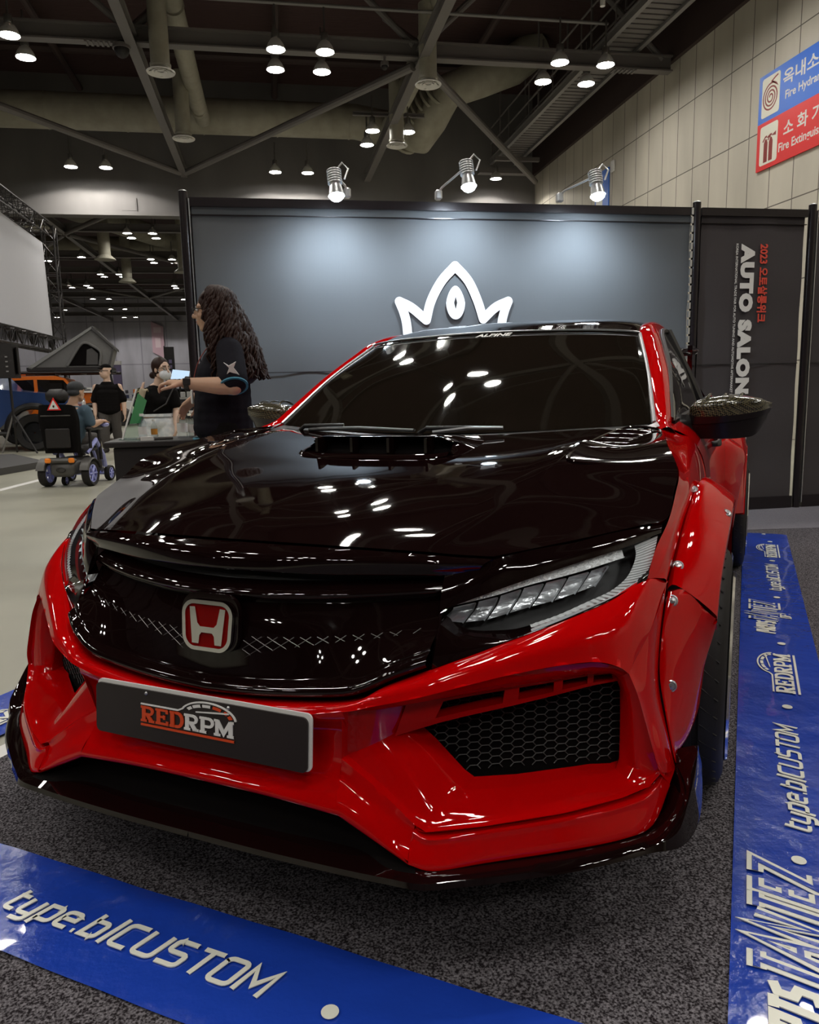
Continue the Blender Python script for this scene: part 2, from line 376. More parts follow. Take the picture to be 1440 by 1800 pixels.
def branch(x, label, y1=15.8):
    t = thing('branch_duct', label, 'duct', (x, 17.2, 7.5))
    mb = MB(); mb.tube([(.2, y1-17.2, 1.75), (.25, 0, 1.6), (.3, 3, 1.3), (.3, 5.5, 1.35), (.3, 7.4, 1.55)], .22, 20)
    for q in range(6): mb.tube([(.27, .5+q*1.1, 1.52-.03*q), (.27, .54+q*1.1, 1.52-.03*q)], .232, 20)
    obj('duct_run', mb, m_duct, t)
    for y in (0, 4.15):
        mb = MB(); mb.lathe([(.19, 1.6), (.19, .16), (.21, .16), (.21, .12), (.19, .1), (.19, .05)], (0, y, 0), n=24); d = obj('drop_box', mb, m_duct, t)
        mb = MB(); mb.lathe([(.19, .05), (.275, 0), (.285, .02), (.20, .07)], (0, y, 0), n=28)
        for r in (.07, .13): mb.lathe([(r, .03), (r+.05, .005), (r+.055, .012), (r, .04)], (0, y, 0), n=24)
        for k in range(12):
            a = k*PI/6; mb.box((.14*math.cos(a), y+.14*math.sin(a), .04), (.11, .02, .012), a)
        mb.disc((0, y, .05), .19, 24); obj('diffuser', mb, m_wht, d)
branch(-1.86, 'beige branch duct with two round diffusers in the left bay'); branch(3.65, 'beige branch duct with two round diffusers in the right bay')
branch(-7.9, 'beige branch duct above the left edge of the hall')
for k, (x, y) in enumerate(((-8.0, 30.5), (-7.0, 37.3), (-7.3, 44.5), (-4.0, 41))):
    mb = MB(); mb.lathe([(.26, 3.88), (.26, .2), (.46, .02), (.46, 0), (.2, 0)], (0, 0, 0), n=20, caps=True)
    tag(obj('duct_diffuser', mb, m_duct, None, (x, y, 7.1)), 'pale round duct outlet beyond the bulkhead, ' + ('nearest one', 'second one', 'left one of the far pair', 'right one of the far pair')[k], 'duct outlet')
mb = MB(); mb.tube([(-10.5, 31, 9.4), (-8.6, 36, 9.2), (-5.5, 42, 9.1), (-4.0, 44.6, 9.1)], .5, 16); tag(obj('ventilation_duct', mb, m_duct), 'pale round duct slanting away beyond the bulkhead', 'duct')
mb = MB(); mb.tube([(-30, 46, 9.2), (5, 46, 9.2)], .55, 16); tag(obj('ventilation_duct', mb, m_duct), 'pale cross duct far beyond the bulkhead', 'duct')

# catwalk along the right wall
t = thing('catwalk', 'steel maintenance catwalk with railing hung high along the right wall', 'catwalk', (8.15, 14, 8.58))
mb = MB()
for q in range(60): mb.box((0, -1+.22*q, .05), (.8, .16, .025))
obj('walkway_tread', mb, m_steel, t)
for s in (-1, 1):
    mb = MB(); ibeam(mb, (.42*s, -1.2, -.06), (.42*s, 12.4, -.06), .2, .1); obj('stringer', mb, m_steel2, t)
    mb = MB()
    for h in (.6, 1.1): mb.tube([(.42*s, -1.2, h), (.42*s, 12.4, h)], .025, 6)
    for q in range(8): mb.tube([(.42*s, -1+1.9*q, .1), (.42*s, -1+1.9*q, 1.1)], .02, 6)
    obj('guard_rail', mb, m_steel, t)
for q in range(4):
    for s in (-1, 1): mb = MB(); mb.tube([(.42*s, .5+3.6*q, .1), (.42*s, .5+3.6*q, 2.4)], .03, 6); obj('hanger_rod', mb, m_steel, t)
mb = MB(); mb.box((-.1, 12.1, -.35), (1.7, .3, .16)); mb.box((.1, 11.2, -.2), (1.5, .12, .12)); obj('bracket', mb, m_steel, t)

# high-bay lamps
def make_lamp(z, drop):
    t = thing('high_bay_lamp', 'x', 'lamp', (0, 0, z))
    mb = MB(); mb.lathe([(.02, .34+drop), (.02, .36), (.075, .35), (.085, .24), (.07, .2)], n=12, caps=True); obj('socket', mb, m_lampmet, t)
    mb = MB(); mb.lathe([(.06, .21), (.10, .18), (.155, .10), (.19, .02), (.195, -.01), (.19, -.012), (.183, .01), (.15, .09), (.06, .19)], n=24); obj('reflector', mb, [m_refl], t)
    mb = MB(); mb.lathe([(.002, .0), (.10, .006), (.176, .028)], n=24); obj('bulb_disc', mb, m_glow, t)
    return t
lamp0 = make_lamp(7.98, .55)
def beam_light(t):
    ld = bpy.data.lights.new('lamp_beam', 'SPOT'); ld.energy = WASH_W; ld.color = (1, .96, .88); ld.spot_size = math.radians(150); ld.spot_blend = .12; ld.shadow_soft_size = .12
    lo = bpy.data.objects.new('lamp_beam', ld); COL.objects.link(lo); lo.parent = t; lo.location = (0, 0, -.03)
lampw = make_lamp(7.98, .55); beam_light(lampw); firstw = [True]
first = [True]
def lamp(x, y, label, group=None, z=7.98, wash=False):
    if wash:
        if firstw[0]: firstw[0] = False; o = lampw; o.location = (x, y, z); o['label'] = label
        else: o = dup(lampw, (x, y, z), 0, label, group)
        if group: o['group'] = group
        return o
    if first[0]:
        first[0] = False; o = lamp0; o.location = (x, y, z); o['label'] = label
        if group: o['group'] = group
        return o
    o = dup(lamp0, (x, y, z), 0, label, group)
    if not group and 'group' in o: del o['group']
    return o
GR = 'high-bay lamps under the roof'
def cluster(xs, ys, where, wash=False):
    for j, y in enumerate(ys):
        for i, x in enumerate(xs):
            side = ('left' if i == 0 else 'right') if len(xs) > 1 else ''
            dep = ('near' if j == 0 else 'far') if len(ys) > 1 else ''
            lamp(x, y, ' '.join(f'high-bay lamp, {dep} {side} {where}'.split()), GR, wash=wash)
cluster((-5.7, -4.6), (17.0, 18.0), 'of the cluster at the roof beam\'s left end')
cluster((.45, 1.45), (17.0, 18.0), 'of the four over the booth wall\'s left half')
cluster((6.5, 7.55), (16.9, 17.95), 'of the four beside the catwalk')
cluster((3.05, 4.02), (21.7, 22.9), 'of the four beside the right bay\'s diffuser')
cluster((-5.63, -4.62), (25.9,), 'of the pair lighting the bulkhead at left', True)
cluster((.49, 1.51), (25.9,), 'of the pair lighting the bulkhead above the booth', True)
lamp(7.78, 26.0, 'lit high-bay lamp alone under the far end of the catwalk', GR, wash=True)
cluster((-9.1, -8.08), (32.3,), 'of the pair above the white screen')
cluster((-5.74, -4.69), (35.85, 36.9), 'of the largest four beyond the bulkhead')
cluster((-5.74, -4.69), (42.5, 43.6), 'of the second largest four beyond the bulkhead')
cluster((-9.27, -8.25), (47.7, 48.7), 'of the third four beyond the bulkhead')
cluster((-12.2, -11.1), (52.5, 53.5), 'of the four beside the truss tower top')
cluster((-5.78,), (52.6, 53.7), 'of the two beside the booth wall post')
cluster((-12.25, -11.17), (59.6,), 'of the fifth row pair beyond the bulkhead')
cluster((-12.36, -11.27), (66.5,), 'of the sixth row pair beyond the bulkhead')
cluster((-12.55, -11.58), (73.4,), 'of the last pair lighting the far wall', True)
lamp(-10.9, 43.2, 'lit high-bay lamp at the corner of the white screen', GR); lamp(-18.1, 73.0, 'lit high-bay lamp behind the truss tower near the far wall', GR, wash=True)
for x in (-5.9, -24.5, -1.0): lamp(x, 73.4, 'high-bay lamp close to the far wall, outside the gap', 'lamps at the far wall', wash=True)
for x, y in ((-15, 36), (-15, 47), (-17, 53), (-20, 60), (-6, 60), (-6.2, 67), (-16, 67), (-9, 42), (-1, 40), (-1, 52), (-1, 62)): lamp(x, y, 'high-bay lamp scattered deep in the hall beyond the bulkhead', 'lamps in the far part of the hall')
for (y0, y1) in ((12.2, 13.2), (7.4, 8.4), (2.6, 3.6), (-2.3, -1.3), (-7.6, -6.6)):
    for xs in ((-11.8, -10.8), (-5.7, -4.6), (.45, 1.45), (6.5, 7.5)):
        for x in xs:
            for y in (y0, y1): lamp(x, y, 'lit high-bay lamp hanging overhead outside the picture', 'high-bay lamps overhead')
for (x, y) in ((-17, 20), (-17, 30), (-17, 42), (-22, 55), (-22, 66), (1, 34), (1, 46), (-17, 10), (-17, -2)):
    lamp(x, y, 'lit high-bay lamp hanging overhead outside the picture', 'high-bay lamps overhead')
# dome cameras on the beam
for (x, y, z, l) in ((-2.6, 17.3, 7.95, 'round dome camera under the first roof beam at left'), (2.75, 17.42, 7.93, 'small dome camera under the first roof beam at the middle joint')):
    t = thing('dome_camera', l, 'camera', (x, y, z)); k = 1 if x < 0 else .5
    mb = MB(); mb.lathe([(.05*k, .17 if k == 1 else .2), (.05*k, .1), (.17*k, .08), (.18*k, 0)], n=20, caps=True); obj('housing', mb, m_steel, t)
    mb = MB(); mb.ball((0, 0, 0), (.15*k, .15*k, .17*k), 16, 10); obj('dome', mb, m_blk, t)
mb = MB(); mb.box((9.46, 20.6, 6.95), (.06, .2, .3), 0, .02); tag(obj('wall_box', mb, m_wht), 'small pale box on the right wall', 'wall box')
mb = MB(); mb.box((0, 0, .16), (.2, .18, .16), 0, .03); mb.tube([(0, 0, 0), (0, 0, -1.4)], .05, 8); mb.tube([(0, 0, .24), (0, 0, 1.4)], .012, 6); tag(obj('access_point', mb, m_wht, None, (6.4, 14.5, 9.4)), 'small pale box hanging from the dark ceiling', 'access point')

# wall signs
m_blue = M('blue_sign', (.035, .17, .72), .4); m_redsign = M('red_sign', (.78, .02, .02), .4); m_cream = M('cream_print', (.85, .82, .7), .5); m_maroon = M('maroon_print', (.25, .02, .015), .5)
t = thing('wall_sign', 'large blue and red fire equipment sign on the right wall', 'sign', (9.49, 14.17, 5.07))
W, Hh = 2.35, 1.70
fr = lambda u, v, d=.0: (-.03-d, -u, v)              # along -Y as seen from the hall
mb = MB(); mb.box((-.015, -W/2, .85*.5), (.03, W, .85)); obj('lower_panel', mb, m_redsign, t, label='red fire extinguisher panel')
mb = MB(); mb.box((-.015, -W/2, .85*1.5), (.03, W, .85)); obj('upper_panel', mb, m_blue, t, label='blue fire hydrant panel')
ux, uy = (0, -1, 0), (0, 0, 1)
for k, v in enumerate((.06, .91)):
    mb = MB(); plate2(mb, [(x+.36, y+v+.37) for x, y in rrect2(.52, .70, .05)], (fr(0, 0), ux, uy), .004); obj('pictogram_field', mb, m_cream, t)
mb = MB()
sp = []
for i in range(90):
    a = i*.24; r = .03+.0088*i*.24/.24*.27; sp.append((.36-r*math.cos(a), 1.25+r*math.sin(a)*1.05))
sp += [(.36+.02, 1.52), (.48, 1.56), (.56, 1.58)]
ribbon(mb, sp, .028, (fr(0, 0, .004), ux, uy)); obj('hose_pictogram', mb, m_maroon, t)
mb = MB()
for x in (.28, .43):
    plate2(mb, [(x-.055, .12), (x+.055, .12), (x+.055, .46), (x+.02, .53), (x-.02, .53), (x-.055, .46)], (fr(0, 0, .004), ux, uy))
    ribbon(mb, [(x-.09, .50), (x-.02, .57), (x+.03, .58)], .03, (fr(0, 0, .004), ux, uy)); plate2(mb, [(x+.01, .55), (x+.14, .60), (x+.14, .53)], (fr(0, 0, .004), ux, uy))
obj('extinguisher_pictogram', mb, m_maroon, t)
fit_text('lettering', '옥내소화전', m_white_print, t, fr(.70, 1.30), ux, uy, 1.55, .27, .02)
fit_text('lettering', 'Fire Hydrant', m_white_print, t, fr(.78, 1.02), ux, uy, 1.0, .19, .02)
fit_text('lettering', '소 화 기', m_white_print, t, fr(.78, .42), ux, uy, 1.0, .27, .02)
fit_text('lettering', 'Fire Extinguisher', m_white_print, t, fr(.66, .14), ux, uy, 1.35, .2, .02)
t = thing('wall_sign', 'blue restroom sign with white figure on the right wall above booth', 'sign', (9.49, 21.75, 5.6))
mb = MB(); mb.box((-.015, -.45, .7), (.03, .9, 1.4)); obj('panel', mb, m_blue, t)
mb = MB(); plate2(mb, arc2(.3, 1.08, .12, .12, 0, 360, 20)[:-1], (fr(0, 0), ux, uy)); plate2(mb, [(.08, .3), (.52, .3), (.52, .75), (.42, .92), (.18, .92), (.08, .75)], (fr(0, 0), ux, uy)); obj('figure_pictogram', mb, m_white_print, t)
# ================================================================ booth floor and walls
m_carpet = M('speckled_carpet', (.06, .055, .06), .95, spec=.1)
noise_col(m_carpet, (.016, .012, .014), (.27, .25, .27), 210, .40, .74, 3)
m_carpet2 = M('plain_carpet', (.15, .14, .15), .95, spec=.1); noise_col(m_carpet2, (.13, .12, .135), (.22, .205, .22), 220, .35, .7, 3)
AX = Vector((.557, .8305, 0)); PX = Vector((.8305, -.557, 0))       # car's long axis and its left side
def pt(a, p, z=0): return AX*a+PX*p+Vector((0, 0, z))
# carpet lies under the banner rectangle; its left edge runs along the car
mb = MB(); mb.prism([pt(.0, -2.05), pt(-3.5, -2.05), pt(-3.5, 6), pt(2.5, 6), pt(6.2, 3.2), V(6.4, 5.9, 0), V(1.2, 5.9, 0), pt(5.2, -2.05)], (0, 0, .003)); tag(obj('carpet', mb, m_carpet, smooth=0), 'dark speckled carpet under the car and banners', 'carpet')
mb = MB(); mb.prism([V(2.2, 5.2, .003), V(8.5, 4.3, .003), V(9.3, 5.0, .003), V(9.3, 5.88, .003), V(2.2, 5.88, .003)], (0, 0, .004)); tag(obj('carpet_runner', mb, m_carpet2, smooth=0), 'smoother grey carpet strip at the foot of the booth wall', 'carpet')
mb = MB(); mb.prism([pt(-.5, -2.12), pt(5.0, -2.12), pt(5.0, -2.05), pt(-.5, -2.05)], (0, 0, .004)); tag(obj('floor_tape', mb, m_wht, smooth=0), 'white tape along the left edge of the carpet', 'floor tape')
mb = MB(); mb.prism([pt(1.84, .97, .0075), pt(1.80, .97, .0075), pt(1.80, 1.16, .0075), pt(1.84, 1.16, .0075)], (0, 0, .002)); tag(obj('carpet_seam', mb, m_carpet2, smooth=0), 'pale seam in the carpet beside the front wheel', 'carpet seam')

m_vinyl = M('blue_vinyl', (.013, .055, .44), .2, coat=.4); bump(m_vinyl, 7, .6, .02, (1, 1, 1), 6)
m_vprint = M('vinyl_print', (.86, .85, .74), .25)
# stroke alphabet, unit height 1
A45 = [
]
def tech(ch):                                                       # squared rounded techno letters -> strokes, advance
    R = lambda x0, y0, x1, y1, r: arc2(x0+r, y1-r, r, r, 180, 90, 4)+arc2(x1-r, y1-r, r, r, 90, 0, 4)+arc2(x1-r, y0+r, r, r, 0, -90, 4)+arc2(x0+r, y0+r, r, r, -90, -180, 4)
    S = {
     't': ([[(0, .95), (0, .16)]+arc2(.14, .14, .14, .14, 180, 270, 4)+[(.36, 0)], [(-.08, .68), (.34, .68)]], .52),
     'y': ([[(0, .68), (0, .2)]+arc2(.14, .14, .14, .14, 180, 270, 4)+[(.48, 0)], [(.5, .68), (.5, -.14)]+arc2(.36, -.16, .14, .14, 0, -90, 4)+[(.05, -.30)]], .72),
     'p': ([[(0, -.3), (0, .68), (.36, .68)]+arc2(.36, .54, .14, .14, 90, 0, 4)+arc2(.36, .14, .14, .14, 0, -90, 4)+[(0, 0)]], .72),
     'e': ([[(.02, .36), (.5, .36), (.5, .54)]+arc2(.36, .54, .14, .14, 0, 90, 4)+arc2(.14, .54, .14, .14, 90, 180, 4)+arc2(.14, .14, .14, .14, 180, 270, 4)+[(.48, 0)]], .70),
     '.': ([[(.02, 0), (.12, 0)]], .30),
     'b': ([[(0, 1), (0, 0), (.36, 0)]+arc2(.36, .14, .14, .14, -90, 0, 4)+arc2(.36, .54, .14, .14, 0, 90, 4)+[(0, .68)]], .74),
     '|': ([[(.02, -.12), (.02, 1.12)]], .26),
     'C': ([[(.62, .98), (.18, .98)]+arc2(.16, .82, .16, .16, 90, 180, 4)+arc2(.16, .16, .16, .16, 180, 270, 4)+[(.60, 0)]], .82),
     'U': ([[(0, 1), (0, .2)]+arc2(.16, .16, .16, .16, 180, 270, 4)+arc2(.48, .16, .16, .16, 270, 360, 4)+[(.64, 1)]], .86),
     'S': ([[(.62, .98), (.14, .98)]+arc2(.14, .86, .14, .12, 90, 180, 3)+arc2(.14, .62, .14, .12, 180, 270, 3)+arc2(.5, .37, .14, .13, 90, 0, 3)+arc2(.5, .13, .14, .13, 0, -90, 3)+[(0, 0)]], .84),
     'T': ([[(-.02, .98), (.66, .98)], [(.32, .98), (.32, -.06)]], .82),
     'O': ([R(0, 0, .64, .98, .16)+[(0, .5), (0, .82), (.02, .88)]], .86),
     'M': ([[(0, -.06), (0, .98), (.36, .3), (.72, .98), (.72, -.06)]], .9)}
    return S[ch]
def slab(ch, w=.17):                                                # heavy slab-serif letters
    E = lambda x0, x1, y: [(x0, y), (x1, y)]
    S = {
     'R': ([([(.14, 0), (.14, 1)], .2), (E(-.02, .42, .93), .14), (E(-.02, .32, .07), .14), ([(.14, .93), (.4, .93)]+arc2(.42, .71, .2, .22, 90, -90, 8)+[(.14, .49)], .15), ([(.34, .48), (.56, .07)], .2), (E(.42, .74, .07), .14)], .80),
     'E': ([([(.14, 0), (.14, 1)], .2), (E(-.02, .64, .93), .14), (E(-.02, .66, .07), .14), (E(.14, .46, .5), .13), ([(.6, 1), (.6, .74)], .12), ([(.62, 0), (.62, .28)], .12), ([(.46, .36), (.46, .64)], .1)], .76),
     'D': ([([(.14, 0), (.14, 1)], .2), (E(-.02, .4, .93), .14), (E(-.02, .4, .07), .14), ([(.3, .925), (.38, .925)]+arc2(.4, .5, .25, .425, 90, -90, 10)+[(.3, .075)], .17)], .78),
     'P': ([([(.14, 0), (.14, 1)], .2), (E(-.02, .42, .93), .14), (E(-.02, .34, .07), .14), ([(.14, .93), (.42, .93)]+arc2(.44, .68, .21, .25, 90, -90, 8)+[(.14, .43)], .15)], .74),
     'M': ([([(.14, 0), (.14, 1)], .17), ([(.82, 0), (.82, 1)], .2), ([(.14, .96), (.48, .2), (.82, .96)], .19), (E(-.02, .2, .93), .14), (E(.78, .98, .93), .14), (E(-.02, .32, .07), .14), (E(.64, .98, .07), .14)], 1.0)}
    return S[ch]
def tech_word(mb, word, frame, h, shear=.25, w=.17, x=0, sx=1.15):
    o0, ux, uy = Vector(frame[0]), Vector(frame[1]), Vector(frame[2]); 
    for ch in word:
        st, adv = tech(ch)
        for s in st: ribbon(mb, [((x+p[0]*sx+p[1]*shear)*h, p[1]*h) for p in s], w*h, frame)
        x += (adv+.02)*sx
    return x*h
def slab_word(mb, word, frame, h, x=0, sx=1.0):
    for ch in word:
        st, adv = slab(ch)
        for s, w in st: ribbon(mb, [((x+p[0]*sx)*h, p[1]*h) for p in s], w*h, frame)
        x += adv*sx
    return x
def gauge_logo(mbw, mbr, frame, h, red=True, mono=False):
    """RED RPM word with its rev counter arc; frame at the lower left corner, letter height h"""
    mbr2 = mbw if mono else mbr
    frame = (frame[0], Vector(frame[1]), Vector(frame[2])*.72)
    x = slab_word(mbr2, 'RED', frame, h); tw = slab_word(mbw, 'RPM', frame, h, x)
    ribbon(mbr2, [(-.02*h, -.2*h), (tw*h, -.2*h)], .13*h, frame)
    ribbon(mbw, [(-.02*h, 1.13*h), (1.98*h, 1.13*h), (2.25*h, 1.30*h)]+arc2(3.55*h, .98*h, 1.40*h, .93*h, 152, 6, 20), .09*h, frame)
    for a0, a1, m_ in ((150, 134, mbw), (130, 108, mbw), (104, 84, mbw), (78, 56, mbr2), (47, 34, mbr2), (28, 12, mbr2)):
        ribbon(m_, arc2(3.55*h, .98*h, 1.18*h, .70*h, a0, a1, 5), .17*h, frame)
    plate2(mbw, [(2.95*h, 1.20*h), (4.62*h, 1.42*h), (4.60*h, 1.50*h), (2.93*h, 1.26*h)], frame, .0026)
    return tw
def banner(name, label, a0, u, length, width, items, mat=m_vinyl):
    """a vinyl strip on the floor: a0 corner, u along it; strip lies to the left of u"""
    t = thing(name, label, 'floor banner', (a0.x, a0.y, .007)); u = Vector(u).normalized(); w = Vector((-u.y, u.x, 0))
    mb = MB(); n = int(length/.05); rows = []
    rnd = random.Random(3)
    for i in range(n+1):
        x = length*i/n; rows.append([u*x+w*(width*k/6)+Vector((0, 0, .0015+.0012*math.sin(x*9+k*1.3)+.0009*math.sin(x*23+k*2.1))) for k in range(7)])
    mb.grid(rows); obj('strip', mb, mat, t, smooth=180)
    for it in items:
        mb = MB(); it(mb, lambda x, y, z=.0042: u*x+w*y+Vector((0, 0, z)), u, w)
        if mb.v: po = obj('print', mb, m_vprint, t, smooth=0, weld=False)
        if hasattr(it, 'inner'):
            mb = MB(); it.inner(mb, lambda x, y, z=.0054: u*x+w*y+Vector((0, 0, z)), u, w); obj('letter_core', mb, mat, po, smooth=0, weld=False, label='blue cores of the outlined letters')
    return t
def it_type(x, y, h): 
    def f(mb, P, u, w): tech_word(mb, 'type.b', (P(x, y), u, w), h); tech_word(mb, '|CUSTOM', (P(x, y), u, w), h, x=4.42)
    return f
def it_dot(x, y, r): 
    def f(mb, P, u, w): plate2(mb, arc2(x, y, r, r, 0, 360, 20)[:-1], (P(0, 0), u, w), .0012)
    return f
def it_red(x, y, h):
    def f(mb, P, u, w): gauge_logo(mb, mb, (P(x, y), u, w), h, mono=True)
    return f
def jag(ch):
    return {'P': [[(0, 0), (0, 1), (.5, 1), (.5, .5), (.05, .5)]], 'A': [[(0, 0), (.3, 1), (.6, 0)], [(.12, .36), (.48, .36)]], 'R': [[(0, 0), (0, 1), (.5, 1), (.5, .55), (.1, .5), (.55, 0)]],
            'T': [[(-.05, 1), (.6, 1)], [(.28, 1), (.28, 0)]], 'S': [[(.5, 1), (0, .9), (.05, .55), (.5, .45), (.5, .05), (0, 0)]], 'N': [[(0, 0), (.05, 1), (.5, 0), (.55, 1)]], 'E': [[(.5, 1), (0, 1), (0, 0), (.55, 0)], [(0, .52), (.4, .52)]],
            'Z': [[(0, 1), (.62, 1), (0, 0), (.66, 0)]], 'O': [[(0, 0), (0, 1), (.5, 1), (.5, 0), (0, 0), (0, .1)]], 'F': [[(.5, 1), (0, 1), (0, 0)], [(0, .52), (.4, .52)]], '.': [[(0, .04), (.12, .04)]], 'K': [[(0, 0), (0, 1)], [(.5, 1), (.06, .5), (.55, 0)]]}[ch]
def jag_word(mb, word, fr2, h, w=.2, x0=0, sx=1., sh=.2):
    x = x0
    for ch in word:
        for s in jag(ch): ribbon(mb, [((x+p[0]*sx+p[1]*sh)*h, p[1]*h) for p in s], w*h, fr2)
        x += (.2 if ch == '.' else .82)*sx
    return x
def it_parts(x, y, h):
    def g(mb, P, u, w, k):
        xx = jag_word(mb, 'PARTS', (P(x, y+.18*h), u, w), h*.72, .24*k if k == 1 else .001, sx=.62) if k == 1 else 2.54
        jag_word(mb, 'TANTEZ', (P(x+xx*h*.72+.04*h, y), u, w), h*1.15, .29*k, sx=.62)
        if k == 1: jag_word(mb, 'OF.', (P(x+xx*h*.72+.8*h, y-.55*h), u, w), h*.42, .2)
    f = lambda mb, P, u, w: g(mb, P, u, w, 1)
    f.inner = lambda mb, P, u, w: g(mb, P, u, w, .36)
    return f
banner('floor_banner', 'blue vinyl banner with white lettering lying across the front of the car', pt(.905, -2.2), PX, 2.22, .26,
       [it_type(.78, .095, .062), it_dot(1.574, .115, .016), it_red(.05, .1, .07)])
banner('floor_banner', 'blue vinyl banner with white lettering lying along the right side of the car', pt(.55, .302), AX, 5.4, .285,
       [it_type(1.385, .115, .058), it_dot(1.252, .147, .016), it_dot(2.165, .132, .016), it_dot(2.849, .125, .016), it_dot(3.602, .119, .016), it_dot(4.472, .117, .016), it_dot(5.085, .115, .016), it_dot(5.36, .15, .013),
        it_red(2.29, .100, .086), it_parts(2.985, .125, .095), it_type(3.745, .095, .058), it_red(4.57, .085, .084), it_parts(.645, .118, .105)])
banner('floor_banner', 'blue vinyl banner lying on the concrete along the left side of the car', pt(.6, -2.18), AX, 4.6, .30, [it_red(.73, .08, .084), it_dot(.55, .15, .016), it_dot(1.4, .15, .016), it_type(1.6, .11, .058)])

# ---- booth wall
m_fab = M('booth_fabric', (.10, .105, .11), .85, spec=.25); bump(m_fab, 40, .15, .003, (1, 1, .15)); 
m_fab2 = M('booth_fabric_dark', (.062, .054, .055), .85, spec=.2)
m_alu = M('aluminium_post', (.02, .015, .016), .25, .3); m_alu2 = M('bare_aluminium', (.7, .7, .7), .3, .9)
YW = 5.85
def wall_panel(x0, x1, label, fab):
    t = thing('exhibition_wall', label, 'booth wall', ((x0+x1)/2, YW, 0)); w = (x1-x0)/2
    mb = MB(); rows = []
    nx = max(12, int((x1-x0)*12))
    for k in range(25):
        z = .05+2.40*k/24; rows.append([Vector((-w+.03+(2*w-.06)*i/nx, .006*math.sin(i*.9+k*.2)*math.sin(i*.23)-.004*math.sin(k*1.1), z)) for i in range(nx+1)])
    mb.grid(rows); obj('fabric', mb, fab, t, smooth=180)
    mb = MB(); mb.box((0, -.012, 2.43), (2*w-.04, .03, .06)); mb.box((0, -.008, 2.345), (2*w-.04, .02, .006)); mb.box((0, -.012, .06), (2*w-.04, .03, .10)); obj('header_rail', mb, m_alu, t)
    mb = MB(); mb.box((0, -.009, 1.235), (2*w-.06, .004, .006)); obj('seam', mb, m_blk, t)
    mb = MB(); mb.box((0, .03, 1.24), (2*w-.04, .02, 2.4)); obj('backing', mb, m_alu, t)
    return t
wp1 = wall_panel(-.52, 3.38, 'wide grey fabric booth wall with white crown emblem behind the car', m_fab)
wp2 = wall_panel(3.42, 4.40, 'narrow dark booth wall with vertical white and red event lettering', m_fab2)
wp3 = wall_panel(4.46, 6.4, 'dark booth wall at the right edge of the picture', m_fab2)
def post(x, label, shiny):
    t = thing('wall_post', label, 'post', (x, YW-.01, 0))
    mb = MB(); mb.tube([(0, 0, 0), (0, 0, 2.50)], .032, 12); obj('upright', mb, m_alu, t)
    mb = MB()
    if shiny:
        for q in range(36): mb.box((-.045, -.012, .12+.066*q), (.018, .02, .05))
    else: mb.box((.038, -.012, 1.25), (.006, .02, 2.4))
    obj('connector_strip', mb, m_alu2, t)
    mb = MB(); mb.ball((0, 0, 2.50), (.03, .03, .012)); obj('cap', mb, m_alu2, t)
post(-.54, 'black post at the left end of the booth wall', False); post(3.40, 'black post with silver strip between the crown wall and lettered wall', True); post(4.43, 'black post right of the red and white event lettering', False)
m_crown = M('crown_print', (.80, .80, .82), .6)
fx = lambda px: .97+(px-697)*.00444-1.43
fz = lambda py: 1.78+(523-py)*.00456
mb = MB(); fr0 = ((0, -.014, 0), (1, 0, 0), (0, 0, 1))
def sm2(pts, per=6): return [(p.x, p.y) for p in spl([Vector((a, b, 0)) for a, b in pts], per)]
pk = [(715, 612), (713, 570), (708, 548), (701, 531)]
crown = [[(fx(a), fz(b)) for a, b in s] for s in (pk, [(701, 531), (722, 541), (747, 561)], [(747, 561), (756, 530), (775, 498), (799, 474)], [(799, 474), (822, 498), (838, 530), (848, 560)], [(848, 560), (870, 541), (893, 531)], [(893, 531), (886, 548), (881, 570), (879, 612)])]
for s in crown: ribbon(mb, sm2(s), .070, fr0)
for k, s in enumerate(crown[:-1]):
    p = s[-1]; plate2(mb, arc2(p[0], p[1], .035, .035, 0, 360, 20)[:-1], fr0, .0031+.0002*k)
ribbon(mb, [(fx(712), fz(612)), (fx(882), fz(612))], .075, fr0)
out = [(fx(799)+.074*math.sin(a)*(1 if math.cos(a) < 0 else 1-.25*math.cos(a)), fz(533)+.125*math.cos(a)) for a in [2*PI*i/28 for i in range(28)]]
plate2(mb, out[::-1], fr0); obj('crown_emblem', mb, m_crown, wp1, smooth=0, weld=False, label='white crown outline emblem')
mb = MB(); plate2(mb, [(fx(799), fz(523)), (fx(799)-.012, fz(533)), (fx(799), fz(543)), (fx(799)+.012, fz(533))], ((0, -.017, 0), (1, 0, 0), (0, 0, 1))); obj('crown_slit', mb, m_blk, wp1, smooth=0)
m_redprint = M('red_print', (.75, .07, .04), .5)
O2 = lambda x, z: (x-3.91, -.016, z)
dn, rt = (0, 0, -1), (1, 0, 0)
fit_text('lettering', 'AUTO SALON WEEK', m_white_print, wp2, O2(3.80, 2.19), dn, rt, 1.80, .125, .08, space=1.16)
fit_text('lettering', '2023 오토살롱위크', m_redprint, wp2, O2(3.965, 2.19), dn, rt, .62, .085, .03)
fit_text('lettering', 'KOREA INTERNATIONAL TRADE FAIR FOR AUTO TUNING AND AUTOMOTIVE AFTERMARKET 2023', m_white_print, wp2, O2(3.755, 2.19), dn, rt, 1.25, .020, .012)

